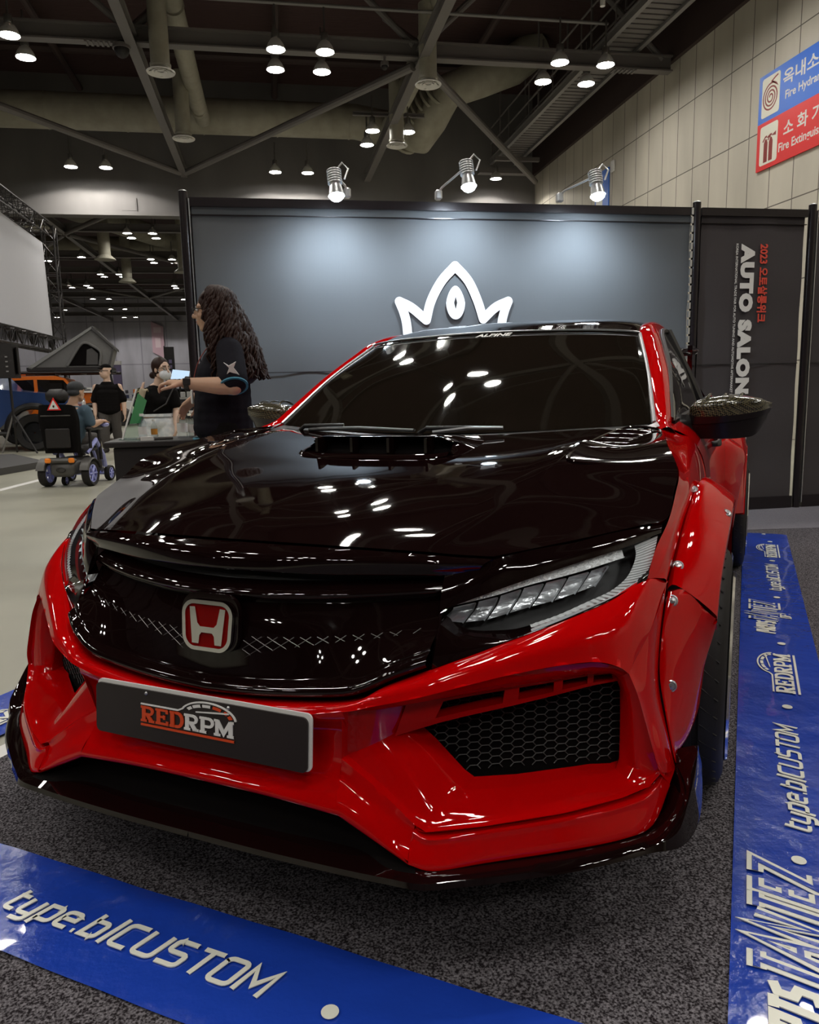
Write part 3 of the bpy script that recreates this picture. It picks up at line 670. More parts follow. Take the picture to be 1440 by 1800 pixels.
m_spotglow = emitter('spot_glow', (.75, .88, 1), 160)
def spotlight(x, z, label, side):
    t = thing('clamp_spotlight', label, 'spotlight', (x, YW-.02, 2.49))
    h = z-2.49; yy = -.42
    mb = MB(); mb.box((side*.12, 0, .02), (.05, .06, .07), 0, .01); mb.tube([(side*.12, 0, .04), (side*.10, -.05, .06+max(0, h*.5)), (0, yy+.02, h+.11)], .008, 8); obj('arm', mb, m_alu2, t)
    mb = MB()
    ax = Vector((.05, -.25, -1)).normalized(); c = Vector((0, yy, h))
    q = ax.to_track_quat('Z', 'Y').to_matrix().to_4x4(); q.translation = c
    hb = MB(); hb.lathe([(.02, -.15), (.035, -.15), (.035, -.05), (.04, -.04), (.052, .03), (.055, .035), (.05, .03)], n=18, caps=True)
    for k in range(6): hb.lathe([(.034, -.145+k*.017), (.05, -.143+k*.017), (.05, -.137+k*.017), (.034, -.135+k*.017)], n=18)
    hb.xf(q); obj('lamp_head', hb, m_alu2, t)
    db = MB(); db.ball((0, 0, .035), (.048, .048, .034), 18, 10); db.xf(q); obj('lens', db, m_spotglow, t)
    mb = MB(); mb.tube([(.0, yy+.03, h+.13), (.05, yy+.03, h+.19), (.09, yy+.02, h+.15), (.06, yy+.01, h+.08)], .007, 8); obj('yoke', mb, m_alu2, t)
    ld = bpy.data.lights.new('spot_beam', 'SPOT'); ld.energy = SPOT_W; ld.color = (.72, .86, 1); ld.spot_size = math.radians(140); ld.spot_blend = 1.0; ld.shadow_soft_size = .05
    lo = bpy.data.objects.new('spot_beam', ld); COL.objects.link(lo); lo.parent = t
    lo.matrix_local = Matrix.Translation(c+ax*.10) @ (-Vector((0, .75, -1))).normalized().to_track_quat('Z', 'Y').to_matrix().to_4x4()
spotlight(.50, 2.42, 'lit clamp spotlight on the booth wall top, left of the crown', 1); spotlight(1.42, 2.50, 'lit clamp spotlight on the booth wall top, above the crown', -1); spotlight(2.37, 2.46, 'lit clamp spotlight on the booth wall top, right of the crown', -1)
# ================================================================ the car (x to its left, y to its rear, z up)
m_red = M('candy_red_paint', (.50, .0008, .0015), .4, .0, 1.0, .0); m_red.node_tree.nodes['Principled BSDF'].inputs['Coat IOR'].default_value = 1.48
m_gloss = M('gloss_black_paint', (.006, .002, .002), .5, 0, 1.0, .0); m_gloss.node_tree.nodes['Principled BSDF'].inputs['Coat IOR'].default_value = 1.56
m_plast = M('black_plastic', (.008, .006, .006), .4); m_satin = M('satin_black', (.010, .007, .007), .28, spec=.4); m_void = M('dark_void', (.003, .002, .002), .9, spec=.1)
m_mesh = M('honeycomb_plastic', (.028, .025, .025), .45)
m_chrome = M('chrome', (.85, .85, .86), .08, 1.0)
m_silver = M('satin_silver', (.55, .55, .57), .3, .9)
m_tint = M('tinted_glass', (.008, .006, .004), .03, 0, 0.6, .6)
m_rub = M('tyre_rubber', (.015, .013, .013), .6, spec=.35); m_rim = M('rim_black', (.02, .02, .022), .25, .6); m_rimlip = M('polished_lip', (.8, .8, .8), .12, 1)
m_lens = glass('lens_glass', (.93, .95, .97)); m_crystal = M('crystal', (.95, .96, .97), .2, .25); bump(m_crystal, 90, .9, .01)
m_refl2 = M('headlight_reflector', (.62, .64, .66), .28, .75); bump(m_refl2, 30, .6, .01, (1, .3, 2)); m_marker = M('ribbed_marker', (.62, .63, .63), .3, .1)
m_platew = M('plate_rim', (.8, .78, .75), .4); m_platek = M('plate_black', (.018, .012, .012), .38); m_orange = M('logo_orange', (.75, .07, .012), .4); m_logo_w = M('logo_white', (.85, .83, .8), .4)
m_carbon = M('carbon_weave', (.05, .04, .02), .2, 0, 1.0)
n_, l_ = nt(m_carbon); ck = n_.new('ShaderNodeTexChecker'); ck.inputs['Scale'].default_value = 190; ck.inputs[1].default_value = (.006, .005, .004, 1); ck.inputs[2].default_value = (.10, .085, .045, 1)
tc_ = n_.new('ShaderNodeTexCoord'); mp_ = n_.new('ShaderNodeMapping'); mp_.inputs['Rotation'].default_value = (.7, .8, .7); l_.new(tc_.outputs['Object'], mp_.inputs[0]); l_.new(mp_.outputs[0], ck.inputs[0]); l_.new(ck.outputs[0], n_['Principled BSDF'].inputs['Base Color'])

car = thing('hatchback_car', 'red wide-body hatchback with glossy black hood on display in the booth', 'car', (-.1731, 1.4905, .003), math.radians(-33.848))
def both(name, mb, mat, solid=0, smooth=35, label=None, parent=None):
    mb.mirror_x(); return obj(name, mb, mat, parent or car, smooth=smooth, solid=solid, label=label)
def pair(name, make, mat, solid=0, smooth=35, labels=None, parent=None):
    out = []
    for k in (0, 1):
        mb = make()
        if k: mb.flipped()
        out.append(obj(name, mb, mat, parent or car, smooth=smooth, solid=solid, label=labels[k] if labels else None))
    return out
def interp(x, X, Y):
    if x <= X[0]: return Y[0]
    for a, b, c, d in zip(X, X[1:], Y, Y[1:]):
        if x <= b: return c+(d-c)*(x-a)/(b-a)
    return Y[-1]
def off(P, dx=0, dy=0, dz=0): return [(p[0]+dx, p[1]+dy, p[2]+dz) for p in P]
def lerp(A, B, t): return [tuple(a+(b-a)*t for a, b in zip(p, q)) for p, q in zip(A, B)]

# ---- front bumper
T = [(0, .039, .487), (.16, .042, .495), (.32, .056, .514), (.385, .074, .546), (.462, .128, .571), (.529, .18, .592), (.597, .233, .615), (.666, .29, .638), (.735, .357, .662), (.80, .437, .693), (.836, .50, .672)]
K = [(0, -.002, .473), (.16, -.002, .482), (.322, .008, .510), (.375, .02, .523), (.45, .055, .537), (.52, .105, .55), (.60, .165, .563), (.68, .225, .570), (.735, .265, .569), (.772, .288, .556), (.79, .30, .54)]
midA = [(a[0], a[1]-.012-.008*(i/10), a[2]+.008) for i, a in enumerate(lerp(T, K, .5))]
inA = [(p[0], p[1]+.05, p[2]-.01) for p in T]
g0, gm, ge = (.306, .028, .407), (.384, .024, .361), (.457, .020, .310)
crease = [ge, (.48, .018, .302), (.57, .068, .305), (.70, .158, .31), (.79, .24, .315), (.835, .283, .325), (.853, .303, .345)]
OR = [(.853, .303, .345), (.842, .294, .385), (.826, .294, .44), (.808, .296, .50), (.79, .30, .54)]
Q = [(.872, .39, .325), (.862, .385, .37), (.834, .43, .47), (.830, .46, .56), (.836, .50, .672)]
lip = [(.457, -.013, .256), (.50, .0, .246), (.58, .056, .247), (.71, .146, .249), (.80, .222, .249), (.845, .275, .258), (.868, .335, .31)]
mb = MB()
mb.surf([inA, T, midA, K], 5, 6)
# centre ledge and recess behind the plate
c0 = K[:3]; mb.surf([c0, [(0, .004, .462), (.16, .004, .47), (.325, .012, .495)], [(0, .03, .45), (.16, .03, .455), (.318, .03, .46)], [(0, .034, .40), (.16, .034, .40), (.306, .028, .407)],
        [(0, .012, .362), (.16, .012, .362), (.307, .016, .372)], [(0, -.008, .348), (.16, -.008, .346), (.312, -.004, .345)], [(0, -.018, .334), (.16, -.017, .331), (.318, -.015, .322)], [(0, -.008, .322), (.16, -.006, .320), (.318, -.004, .312)], [(0, .05, .316), (.16, .05, .314), (.318, .05, .306)]], 6, 4)
# diagonal band below the vent, beside the recess
mb.surf([[g0, gm, ge], [(.302, .02, .375), (.378, .012, .335), (.455, .02, .300)], [(.312, -.006, .345), (.382, -.006, .312), (.452, .004, .275)], [(.318, -.015, .322), (.387, -.014, .29), (.457, -.013, .256)], [(.318, -.004, .312), (.387, -.004, .28), (.457, -.002, .246)], [(.318, .05, .306), (.387, .05, .274), (.457, .05, .24)]], 6, 4)
# lower lip
gro = [(p[0], p[1]+.018, p[2]-.006) for p in crease]
midL = [(p[0], p[1]-.006, p[2]+.006) for p in lerp(gro, lip, .45)]
mb.surf([crease, gro, off(midL, 0, .004, .012), midL, lip, off(lip, 0, .012, -.008), off(lip, 0, .06, -.012)], 5, 4)
# flank towards the flare
mb.surf([OR, lerp(OR, Q, .12), off(lerp(OR, Q, .5), .006, -.01, 0), Q, off(Q, -.01, .08, 0)], 5, 5)
a_ = spl([inA[-1], T[-1], midA[-1], K[-1]], 6)[6:]; fa = [OR[-1], lerp(OR, Q, .12)[-1], off(lerp(OR, Q, .5), .006, -.01, 0)[-1], Q[-1]]
b_ = resamp(spl(fa, 5), len(a_)); mb.grid([a_, b_[::-1]])
c_ = resamp(spl([ge, (.455, .02, .300), (.452, .004, .275), (.457, -.013, .256)], 4), 13); d_ = resamp(spl([crease[0], gro[0], off(midL, 0, .004, .012)[0], midL[0], lip[0]], 4), 13); mb.grid([c_, d_])
mb.surf([[(.853, .303, .345), (.862, .345, .335), (.872, .39, .325)], [(.868, .335, .31), (.871, .36, .315), (.874, .395, .318)]], 3, 2)
# vent surround
O = [K[2], g0, gm, ge]+crease[1:]+OR[1:]+[K[9], K[8], K[7], K[6], K[5], K[4], K[3]]
N = [(.405, .11, .497), (.400, .105, .45), (.445, .112, .41), (.500, .12, .352), (.518, .125, .338), (.59, .17, .335), (.69, .245, .334), (.752, .297, .332), (.766, .312, .336), (.772, .32, .352), (.771, .33, .39), (.769, .342, .44), (.766, .352, .49), (.756, .352, .515), (.742, .34, .522), (.70, .31, .52), (.655, .275, .517), (.585, .226, .512), (.52, .185, .506), (.45, .14, .50), (.425, .125, .498)]
N = N[:len(O)]
def vent(mb):
    OO = [Vector(p) for p in O]; NN = [Vector(p) for p in N]; cen = sum(NN, Vector())/len(NN)
    r1 = [o.lerp(n, .06)+Vector((0, .008, 0)) for o, n in zip(OO, NN)]
    r2 = [o.lerp(n, .55)+Vector((0, -.012, 0)) for o, n in zip(OO, NN)]
    r3 = [o.lerp(n, .93)+Vector((0, -.006, 0)) for o, n in zip(OO, NN)]
    r4 = [n+Vector((0, .05, 0)) for n in NN]
    mb.grid([OO, r1], cu=True); mb.surf([r1, r2, r3, NN], 1, 3, cu=True); mb.grid([NN, r4], cu=True)
vent(mb)
bumper = both('front_bumper', mb, m_red, smooth=32)
# slot bar above the mesh
def slotbar():
    mb = MB()
    A = [(.408, .104, .501), (.50, .165, .513), (.585, .214, .522), (.66, .268, .526), (.72, .315, .528), (.757, .343, .525)]
    Bq = [(.393, .082, .443), (.48, .135, .466), (.585, .20, .484), (.66, .255, .496), (.72, .305, .505), (.77, .345, .508)]
    def P(s, t):
        k = min(4, int(s*5)); f = s*5-k
        a = Vector(A[k]).lerp(Vector(A[k+1]), f); b = Vector(Bq[k]).lerp(Vector(Bq[k+1]), f); return a.lerp(b, t)
    cuts = [(.0, .14), (.37, .43), (.585, .63), (.77, .805), (.955, 1.)]
    d = Vector((-.012, .035, 0))
    def quad(s0, s1, t0, t1, n=4):
        f = [[P(s0+(s1-s0)*i/n, t0) for i in range(n+1)], [P(s0+(s1-s0)*i/n, t1) for i in range(n+1)]]
        loop = f[0]+f[1][::-1]; mb.grid(f); k = [p+d for p in loop]; mb.grid([loop, k], cu=True)
    quad(0, 1, 0, .2, 12); quad(0, 1, .78, 1, 12)
    for a, b in cuts: quad(a, b, .2, .78, 2)
    return mb
pair('vent_slot_bar', slotbar, m_red, smooth=30)
def honey():
    mb = MB(); import mathutils
    poly = [(.40, .44), (.51, .333), (.766, .333), (.772, .50), (.60, .505), (.41, .485)]
    def inside(x, z):
        c = False; n = len(poly)
        for i in range(n):
            (x1, z1), (x2, z2) = poly[i], poly[i-1]
            if (z1 > z) != (z2 > z) and x < (x2-x1)*(z-z1)/(z2-z1)+x1: c = not c
        return c
    yy = lambda x, z: .135+(x-.40)*.57+(z-.33)*.12
    a = .0125; h = a*.62
    for r in range(28):
        for q in range(26):
            x = .392+q*a*1.55; z = .325+r*h*1.0*2/1.75+(h*.5714 if q % 2 else 0)
            z = .325+r*2*h+(h if q % 2 else 0)
            if inside(x, z):
                pts = [(x-a, z), (x-a*.5, z+h), (x+a*.5, z+h), (x+a, z)]
                mb.tube([(p[0], yy(*p), p[1]) for p in pts], .0013, 4, caps=False)
    return mb
hm = pair('vent_mesh', honey, m_mesh, smooth=60)
def back():
    mb = MB(); mb.add([(.38, .16, .45), (.50, .19, .31), (.80, .36, .31), (.80, .40, .54), (.40, .19, .53)], [(0, 1, 2, 3, 4)]); return mb
pair('vent_backing', back, m_void, smooth=0)

# ---- splitter and lower lip
edge = [(0, -.057), (.18, -.056), (.34, -.05), (.42, -.044), (.49, -.036), (.545, -.006), (.60, .028), (.72, .11), (.80, .178), (.845, .222)]
tops = [(0, .05, .316), (.16, .05, .314), (.318, .05, .306), (.387, .05, .274), (.457, .03, .243), (.50, .03, .238), (.58, .08, .238), (.71, .17, .24), (.80, .245, .24), (.84, .29, .245)]
mids = [(x, y+(.06 if x < .4 else .022), .242) for x, y in edge]
ridg = [(x, y+.002, .236) for x, y in edge]; bot = [(x+.002, y-.001, .226) for x, y in edge]
und = [(x*.96, y+.30, .228) for x, y in edge]
# end plates sweep up in front of the wheel
ext = [((.862, .33, .262), (.880, .275, .262), (.889, .262, .252), (.892, .256, .225), (.80, .50, .225)),
       ((.866, .36, .285), (.892, .318, .292), (.903, .305, .285), (.914, .305, .226), (.82, .52, .226)),
       ((.870, .385, .31), (.898, .352, .325), (.911, .345, .32), (.925, .352, .240), (.84, .54, .23)),
       ((.873, .40, .335), (.902, .385, .350), (.915, .385, .352), (.927, .39, .275), (.85, .55, .26)),
       ((.876, .41, .352), (.902, .41, .362), (.914, .415, .364), (.922, .43, .318), (.85, .56, .31))]
R5 = [tops, mids, ridg, bot, und]
for k in range(5): R5[k] = list(R5[k])+[e[k] for e in ext]
mb = MB(); R5 = [spl(r, 4) for r in R5]
c4 = 15; mb.grid([r[c4:] for r in R5[:2]]); mb.grid(R5[1:3]); mb.grid(R5[2:4]); mb.grid(R5[3:5]); cb_ = MB(); cb_.grid([r[:c4+1] for r in R5[:2]])
both('splitter', mb, m_gloss, smooth=50); both('lower_intake', cb_, m_void, smooth=50)

# ---- black nose: grille face, wing, nose of the hood
def lat(c, e, xs=(0, .12, .24, .35, .44)):            # centre point -> end point, bowed like the nose
    return [(x, c[1]+(e[1]-c[1])*(x/xs[-1])**1.9, c[2]+(e[2]-c[2])*(x/xs[-1])**1.7) for x in xs]
def T_at(x): return (x, interp(x, [p[0] for p in T], [p[1] for p in T]), interp(x, [p[0] for p in T], [p[2] for p in T]))
gx = (0, .12, .24, .33, .40, .45)
tl = [T_at(x) for x in gx]
wingE = lat((0, .075, .690), (.45, .205, .700), gx)
emb = [(x, .064+(.178-.064)*(x/.45)**1.9, .62+.02*(x/.45)**2) for x in gx]
rows = [off(tl, 0, .035, .004), off(tl, 0, -.012, .010), off(tl, 0, -.016, .026), off(tl, 0, .004, .036), off(tl, 0, .012, .045), emb, off(wingE, 0, .012, -.018)]
mb = MB(); mb.surf(rows, 4, 4)
both('grille', mb, m_gloss, smooth=40)
noseE = lat((0, .090, .738), (.45, .208, .731), gx)
mb = MB(); mb.surf([off(wingE, 0, .012, -.018), off(wingE, 0, -.002, -.006), off(wingE, 0, -.004, .004), off(wingE, 0, .012, .014), off(wingE, 0, .04, .022)], 4, 3)
both('grille_wing', mb, m_gloss, smooth=40)
mb = MB(); mb.surf([off(wingE, 0, .04, .015), off(noseE, 0, .04, -.005)], 4, 2); both('wing_gap', mb, m_plast)
# hood
H0 = [(0, .135, .79), (.13, .14, .789), (.25, .155, .786), (.42, .207, .774), (.47, .232, .767), (.53, .267, .76)]
mb = MB(); hx_ = [p[0] for p in H0]
def nose_at(x): return (x*.96, interp(x*.96, [p[0] for p in noseE], [p[1] for p in noseE])+(max(0, x*.96-.45)*.6), interp(x*.96, [p[0] for p in noseE], [p[2] for p in noseE]))
n0 = [nose_at(p[0]) for p in H0]
gap0 = [(p[0], p[1]-.006, p[2]-.004) for p in H0]
mb.surf([off(n0, 0, .035, .0), off(n0, 0, .003, -.003), off(n0, 0, -.003, .005), off(lerp(n0, gap0, .5), 0, -.012, .006), gap0], 4, 4)
mb.grid([gap0, off(gap0, 0, .004, -.012)])
both('nose_panel', mb, m_gloss, smooth=40)
HK = [[(0, .25, .823), (.13, .255, .821), (.25, .265, .817), (.44, .275, .797), (.53, .34, .785), (.66, .40, .775)],
      [(0, .40, .852), (.13, .40, .850), (.25, .40, .846), (.475, .395, .828), (.60, .46, .810), (.77, .52, .789)],
      [(0, .52, .871), (.13, .517, .870), (.26, .51, .866), (.503, .502, .852), (.645, .56, .834), (.825, .594, .797)],
      [(0, .65, .889), (.13, .647, .888), (.265, .64, .885), (.521, .614, .879), (.655, .67, .862), (.829, .702, .839)],
      [(0, .78, .905), (.13, .777, .905), (.27, .77, .904), (.537, .756, .908), (.665, .79, .897), (.828, .799, .886)],
      [(0, .95, .921), (.13, .95, .921), (.275, .95, .922), (.552, .942, .937), (.665, .96, .924), (.786, .985, .929)],
      [(0, 1.1, .932), (.13, 1.1, .932), (.278, 1.1, .934), (.56, 1.10, .950), (.655, 1.13, .938), (.762, 1.15, .946)],
      [(0, 1.2, .937), (.13, 1.2, .937), (.28, 1.21, .940), (.565, 1.25, .956), (.65, 1.28, .945), (.734, 1.308, .951)]]
mb = MB()
cols = [H0]+HK
# keep the crease crisp: centre part and side part are splined apart
for sl in ((0, 4), (3, 6)):
    mb.surf([r[sl[0]:sl[1]] for r in cols], 6, 6)
rim = [r[5] for r in cols]; mb.grid([spl(rim, 6), spl([(x-.006, y+.004, z-.014) for x, y, z in rim], 6)])
hood = both('hood', mb, m_gloss, smooth=28)
# hood vents: louvres set beside the windshield base
def louv():
    mb = MB()
    for k in range(5):
        t = k/4; y0 = .88+.30*t; x0, x1 = .585+.035*t, .69+.025*t; z = .912+.03*t
        mb.surf([[(x0, y0, z+.004), ((x0+x1)/2, y0+.02, z+.002), (x1, y0+.05, z)], [(x0, y0+.03, z+.016), ((x0+x1)/2, y0+.05, z+.014), (x1, y0+.08, z+.010)], [(x0, y0+.055, z+.012), ((x0+x1)/2, y0+.075, z+.01), (x1, y0+.10, z+.006)]], 3, 3)
    fr = [(.57, .76, .906), (.70, .84, .894), (.752, 1.12, .944), (.72, 1.28, .955), (.64, 1.27, .957), (.585, 1.0, .935)]
    mb.tube(spl(fr, 5, True), .004, 6, closed=True)
    return mb
pair('hood_louvre', louv, m_gloss, smooth=50)
# hood scoop
mb = MB()
f_bot = [(0, .77, .906), (.12, .775, .906), (.20, .79, .908), (.235, .82, .912)]
f_top = [(0, .83, .952), (.12, .833, .952), (.185, .845, .950), (.225, .87, .935)]
tp1 = [(0, .90, .957), (.12, .90, .957), (.19, .915, .955), (.24, .93, .935)]; tp2 = [(0, 1.08, .947), (.12, 1.08, .947), (.18, 1.08, .945), (.24, 1.05, .934)]
mb.surf([f_top, off(f_top, 0, -.004, .006), tp1, tp2], 4, 4)
mb.surf([[f_bot[3], f_top[3], tp1[3], tp2[3]], [(.25, .82, .909), (.26, .87, .915), (.27, .93, .92), (.27, 1.05, .928)]], 4, 3)
mb.surf([off(f_bot, 0, -.03, -.004), off(f_bot, 0, -.012, .006), f_bot, off(f_bot, 0, .03, .002)], 4, 2)
mb.grid([f_top, off(f_top, 0, .06, -.008)])
for x in (.058, .172): mb.box((x, .82, .93), (.008, .06, .05))
scoop = both('hood_scoop', mb, m_gloss, smooth=40)
mb = MB(); mb.surf([off(f_bot, 0, .05, .0), off(f_top, 0, .05, 0)], 3, 2); both('scoop_mouth', mb, m_void)

# ---- emblem, grille wires
mb = MB(); fr1 = ((0.0, .036, .627), (1, 0, 0), (0, .12, .99))
tilt = Vector((0, .14, .99)).normalized()
fr1 = ((0, .062, .628), (1, 0, 0), tuple(tilt))
plate2(mb, rrect2(.140, .118, .036, 6, 0, .004), fr1, .012); eb = obj('emblem_base', mb, m_gloss, car)
fr2 = ((0, .048, .628), (1, 0, 0), tuple(tilt))
mb = MB(); ribbon(mb, [(p[0]*(1+.05*p[1]/.05), p[1]) for p in rrect2(.114, .094, .026, 8)], .008, fr2, .007, closed=True); obj('emblem_ring', mb, m_chrome, eb, smooth=40)
mb = MB(); plate2(mb, rrect2(.110, .09, .024, 6), fr2, .003); obj('emblem_field', mb, M('emblem_red', (.20, .001, .001), .35, 0, .25, .0), eb, label='red emblem field')
mb = MB(); fr3 = ((0, .0455, .628), (1, 0, 0), tuple(tilt))
hpoly = [(-.043, .034), (-.031, .036), (-.024, .004), (-.016, -.004), (.016, -.004), (.024, .004), (.031, .036), (.043, .034), (.036, -.036), (.019, -.036), (.017, -.018), (.012, -.014), (-.012, -.014), (-.017, -.018), (-.019, -.036), (-.036, -.036)]
def emb_part(poly):
    plate2(mb, poly[::-1], fr3, .004)
left = [(-.044, .036), (-.031, .037), (-.024, .005), (-.017, -.002), (0, -.002), (0, -.014), (-.013, -.014), (-.018, -.02), (-.020, -.037), (-.036, -.037)]
emb_part(left); emb_part([(-x, y) for x, y in left][::-1]); obj('emblem_letter', mb, m_chrome, eb, smooth=0)
mb = MB()
def gface(x, z):
    xx = abs(x); return .060+(.168-.060)*(min(xx, .46)/.45)**1.9+(.62-z)*-.02-.004
for k in range(11):
    for s in (-1, 1):
        x0 = .07+.034*k; pts = []
        for q in range(7):
            t = q/6; x = x0+s*.045*(t-.5)*2; z = .555+.055*t+.03*(x/.45)**2
            if .06 < x < .43: pts.append((x, gface(x, z), z))
        if len(pts) > 1: mb.tube(pts, .0008, 4)
wm_ = mb
def wires():
    q = MB(); q.v = list(wm_.v); q.f = list(wm_.f); q.m = list(wm_.m); return q
pair('grille_wire', wires, M('wire_grey', (.16, .15, .15), .35, .6), smooth=60)

# ---- number plate
pr, pu = (1, 0, 0), (0, .10, .995)
mb = MB(); fp = ((-.002, -.004, .441), pr, pu); plate2(mb, rrect2(.525, .111, .012, 5, .004, .004), fp, .004); pl = obj('number_plate', mb, m_platew, car, smooth=30, label='white plate rim')
mb = MB(); plate2(mb, rrect2(.519, .105, .012, 5), ((-.002, -.0085, .441), pr, pu), .004); obj('plate_face', mb, m_platek, pl, smooth=30, label='black plate face with red and white lettering')
mbw, mbr = MB(), MB(); fl = ((-.137, -.0142, .4285), pr, (0, .095, .94)); h = .0475
gauge_logo(mbw, mbr, fl, h); obj('plate_lettering', mbw, m_logo_w, pl, smooth=0, weld=False, label='white lettering and dial arc'); obj('plate_lettering', mbr, m_orange, pl, smooth=0, weld=False, label='orange-red lettering and underline')
for x in (-.125, .08): mb = MB(); mb.ball((x, -.008, .487), .004, 8, 6); obj('plate_screw', mb, m_silver, pl)

# ---- headlights
hx = [.3, .42, .53, .66, .77, .825, .87]; hy = [.17, .205, .267, .40, .52, .594, .68]; hz = [.783, .774, .76, .775, .789, .797, .82]
tx = [p[0] for p in T[:10]]; ty = [p[1] for p in T[:10]]; tz = [p[2] for p in T[:10]]
def f2(x, z):
    a, az, b, bz = interp(x, tx, ty), interp(x, tx, tz), interp(x, hx, hy), interp(x, hx, hz)
    return a+(z-az)/(bz-az)*(b-a)
TOPL = [(.452, .668), (.509, .687), (.567, .705), (.625, .721), (.685, .736), (.756, .753), (.818, .772)]
BOTL = [(.457, .645), (.500, .617), (.565, .612), (.610, .617), (.68, .640), (.755, .668), (.806, .705)]
def hl_surf(t0, t1, d, n=5):
    rows = []
    for k in range(n+1):
        t = t0+(t1-t0)*k/n; row = []
        for a, b in zip(TOPL, BOTL):
            x, z = a[0]+(b[0]-a[0])*t, a[1]+(b[1]-a[1])*t; dd = d(t) if callable(d) else d
            row.append((x-dd*.35, f2(x, z)+dd, z))
        rows.append(row)
    return rows
def hl_trim():                                        # black strip between hood edge and lens, and below the lens down to the bumper
    mb = MB()
    up = [(.45, .731), (.53, .76-.006), (.597, .765), (.66, .770), (.715, .779), (.77, .785), (.818, .786)]
    upper = [(x, f2(x, z)-(.0 if x > .46 else -.006), z) for x, z in up]
    tp = [(x, f2(x, z)-.001, z) for x, z in TOPL]; bt = [(x, f2(x, z)-.001, z) for x, z in BOTL]
    lo = [(.455, .568), (.50, .583), (.565, .604), (.610, .619-.002), (.68, .6425-.006), (.755, .6665-.004), (.81, .697)]
    lo = [(.455, .570), (.498, .584), (.56, .603), (.61, .6185), (.68, .643), (.748, .667), (.803, .694)]
    low = [T_at(x) for x, z in lo]; low = [(p[0], p[1]-.004, p[2]+.002) for p in low]
    mb.surf([upper, off(lerp(upper, tp, .5), 0, -.004, .002), tp], 4, 4)
    mb.grid([spl(tp, 4), spl([(x-.008, y+.03, z-.002) for x, y, z in tp], 4)])
    mb.surf([bt, off(lerp(bt, low, .5), 0, -.003, 0), low], 4, 3)
    mb.grid([spl(bt, 4), spl([(x-.004, y+.04, z+.006) for x, y, z in bt], 4)])
    g = [(.45, f2(.45, .568)+.006, .568), (.45, f2(.45, .60)+.004, .60), (.451, f2(.451, .64)+.004, .64), (.452, f2(.452, .668), .668), (.45, .205, .70), (.45, .21, .731)]
    e = [low[0], (.456, f2(.456, .60), .60), bt[0], tp[0], ((.46), f2(.46, .70), .70), upper[0]]
    mb.grid([g, e])
    return mb
pair('headlight_trim', hl_trim, m_gloss, smooth=40)
def hl_back():
    mb = MB(); mb.surf(hl_surf(-.03, 1.03, .06, 4), 3, 3); return mb
hls = pair('headlight', hl_back, m_plast, smooth=40, labels=('left headlight with clear lens', 'right headlight with clear lens'))
def sub(name, make, mat, smooth=35):
    for k in (0, 1):
        mb = make()
        if k: mb.flipped()
        obj(name, mb, mat, hls[k], smooth=smooth)
def strip(pts_a, pts_b, d, back=.012):
    mb = MB(); a = [(x, f2(x, z)+d, z) for x, z in pts_a]; b = [(x, f2(x, z)+d, z) for x, z in pts_b]
    mb.surf([off(a, 0, back, 0), a, b, off(b, 0, back, 0)], 4, 1); return mb
sub('daylight_bar', lambda: strip([(.476, .683), (.533, .698), (.591, .711), (.636, .722), (.682, .735), (.729, .745), (.748, .746)], [(.465, .672), (.535, .685), (.593, .699), (.639, .707), (.685, .716), (.732, .727), (.754, .732)], .014), m_crystal)
def refl():
    mb = MB()
    xs = [.470, .512, .548, .585, .622, .660, .698, .732]
    for k in range(7):
        x0, x1 = xs[k], xs[k+1]-.006
        zt = lambda x: interp(x, [.46, .54, .59, .64, .685, .732, .76], [.667, .682, .695, .703, .711, .722, .73])
        zb = lambda x: interp(x, [.46, .50, .55, .60, .66, .707, .741, .76], [.645, .637, .639, .652, .664, .677, .688, .705])
        sl = -.022
        a = [(x0, f2(x0, zt(x0))+.016, zt(x0)), (x1, f2(x1, zt(x1))+.016, zt(x1))]
        b = [(x0+sl*.5, f2(x0, zb(x0))+.052, (zt(x0)+zb(x0))/2), (x1+sl*.5, f2(x1, zb(x1))+.052, (zt(x1)+zb(x1))/2)]
        c = [(x0+sl, f2(x0, zb(x0))+.020, zb(x0)), (x1+sl, f2(x1, zb(x1))+.020, zb(x1))]
        mb.surf([a, b, c], 2, 4); mb.grid([[a[1], b[1], c[1]], [(p[0]+.004, p[1]-.006, p[2]) for p in (a[1], b[1], c[1])]])
    return mb
sub('reflector_bowl', refl, m_refl2, 30)
def marker():
    mb = MB(); A = [(.770, .752), (.775, .735), (.772, .715), (.762, .695), (.738, .677), (.70, .662), (.65, .643), (.605, .630)]; Bm = [(.811, .766), (.810, .745), (.806, .72), (.797, .70), (.765, .674), (.72, .656), (.665, .638), (.612, .622)]
    a = spl([Vector((x, z, 0)) for x, z in A], 9); b = spl([Vector((x, z, 0)) for x, z in Bm], 9); r = []
    for t in (0, .5, 1):
        r.append([((p.x+(q.x-p.x)*t), f2(p.x+(q.x-p.x)*t, p.y+(q.y-p.y)*t)+.011+(.004 if i % 2 else 0)-.004*math.sin(t*PI), p.y+(q.y-p.y)*t) for i, (p, q) in enumerate(zip(a, b))])
    mb.grid(r); return mb
sub('corner_marker', marker, m_marker, 20)
def lensf():
    mb = MB(); mb.surf(hl_surf(0, 1, lambda t: -.004*math.sin(PI*t), 4), 4, 3); return mb
sub('lens', lensf, m_lens, 60)
def lower_strip():
    mb = MB(); A = [(.61, .625), (.68, .648), (.74, .668), (.785, .692)]; Bq = [(.612, .619), (.682, .642), (.745, .662), (.795, .689)]
    a = [(x, f2(x, z)+.004, z) for x, z in A]; b = [(x, f2(x, z)+.004, z) for x, z in Bq]; mb.surf([a, b], 4, 1); return mb
sub('chrome_strip', lower_strip, m_silver)

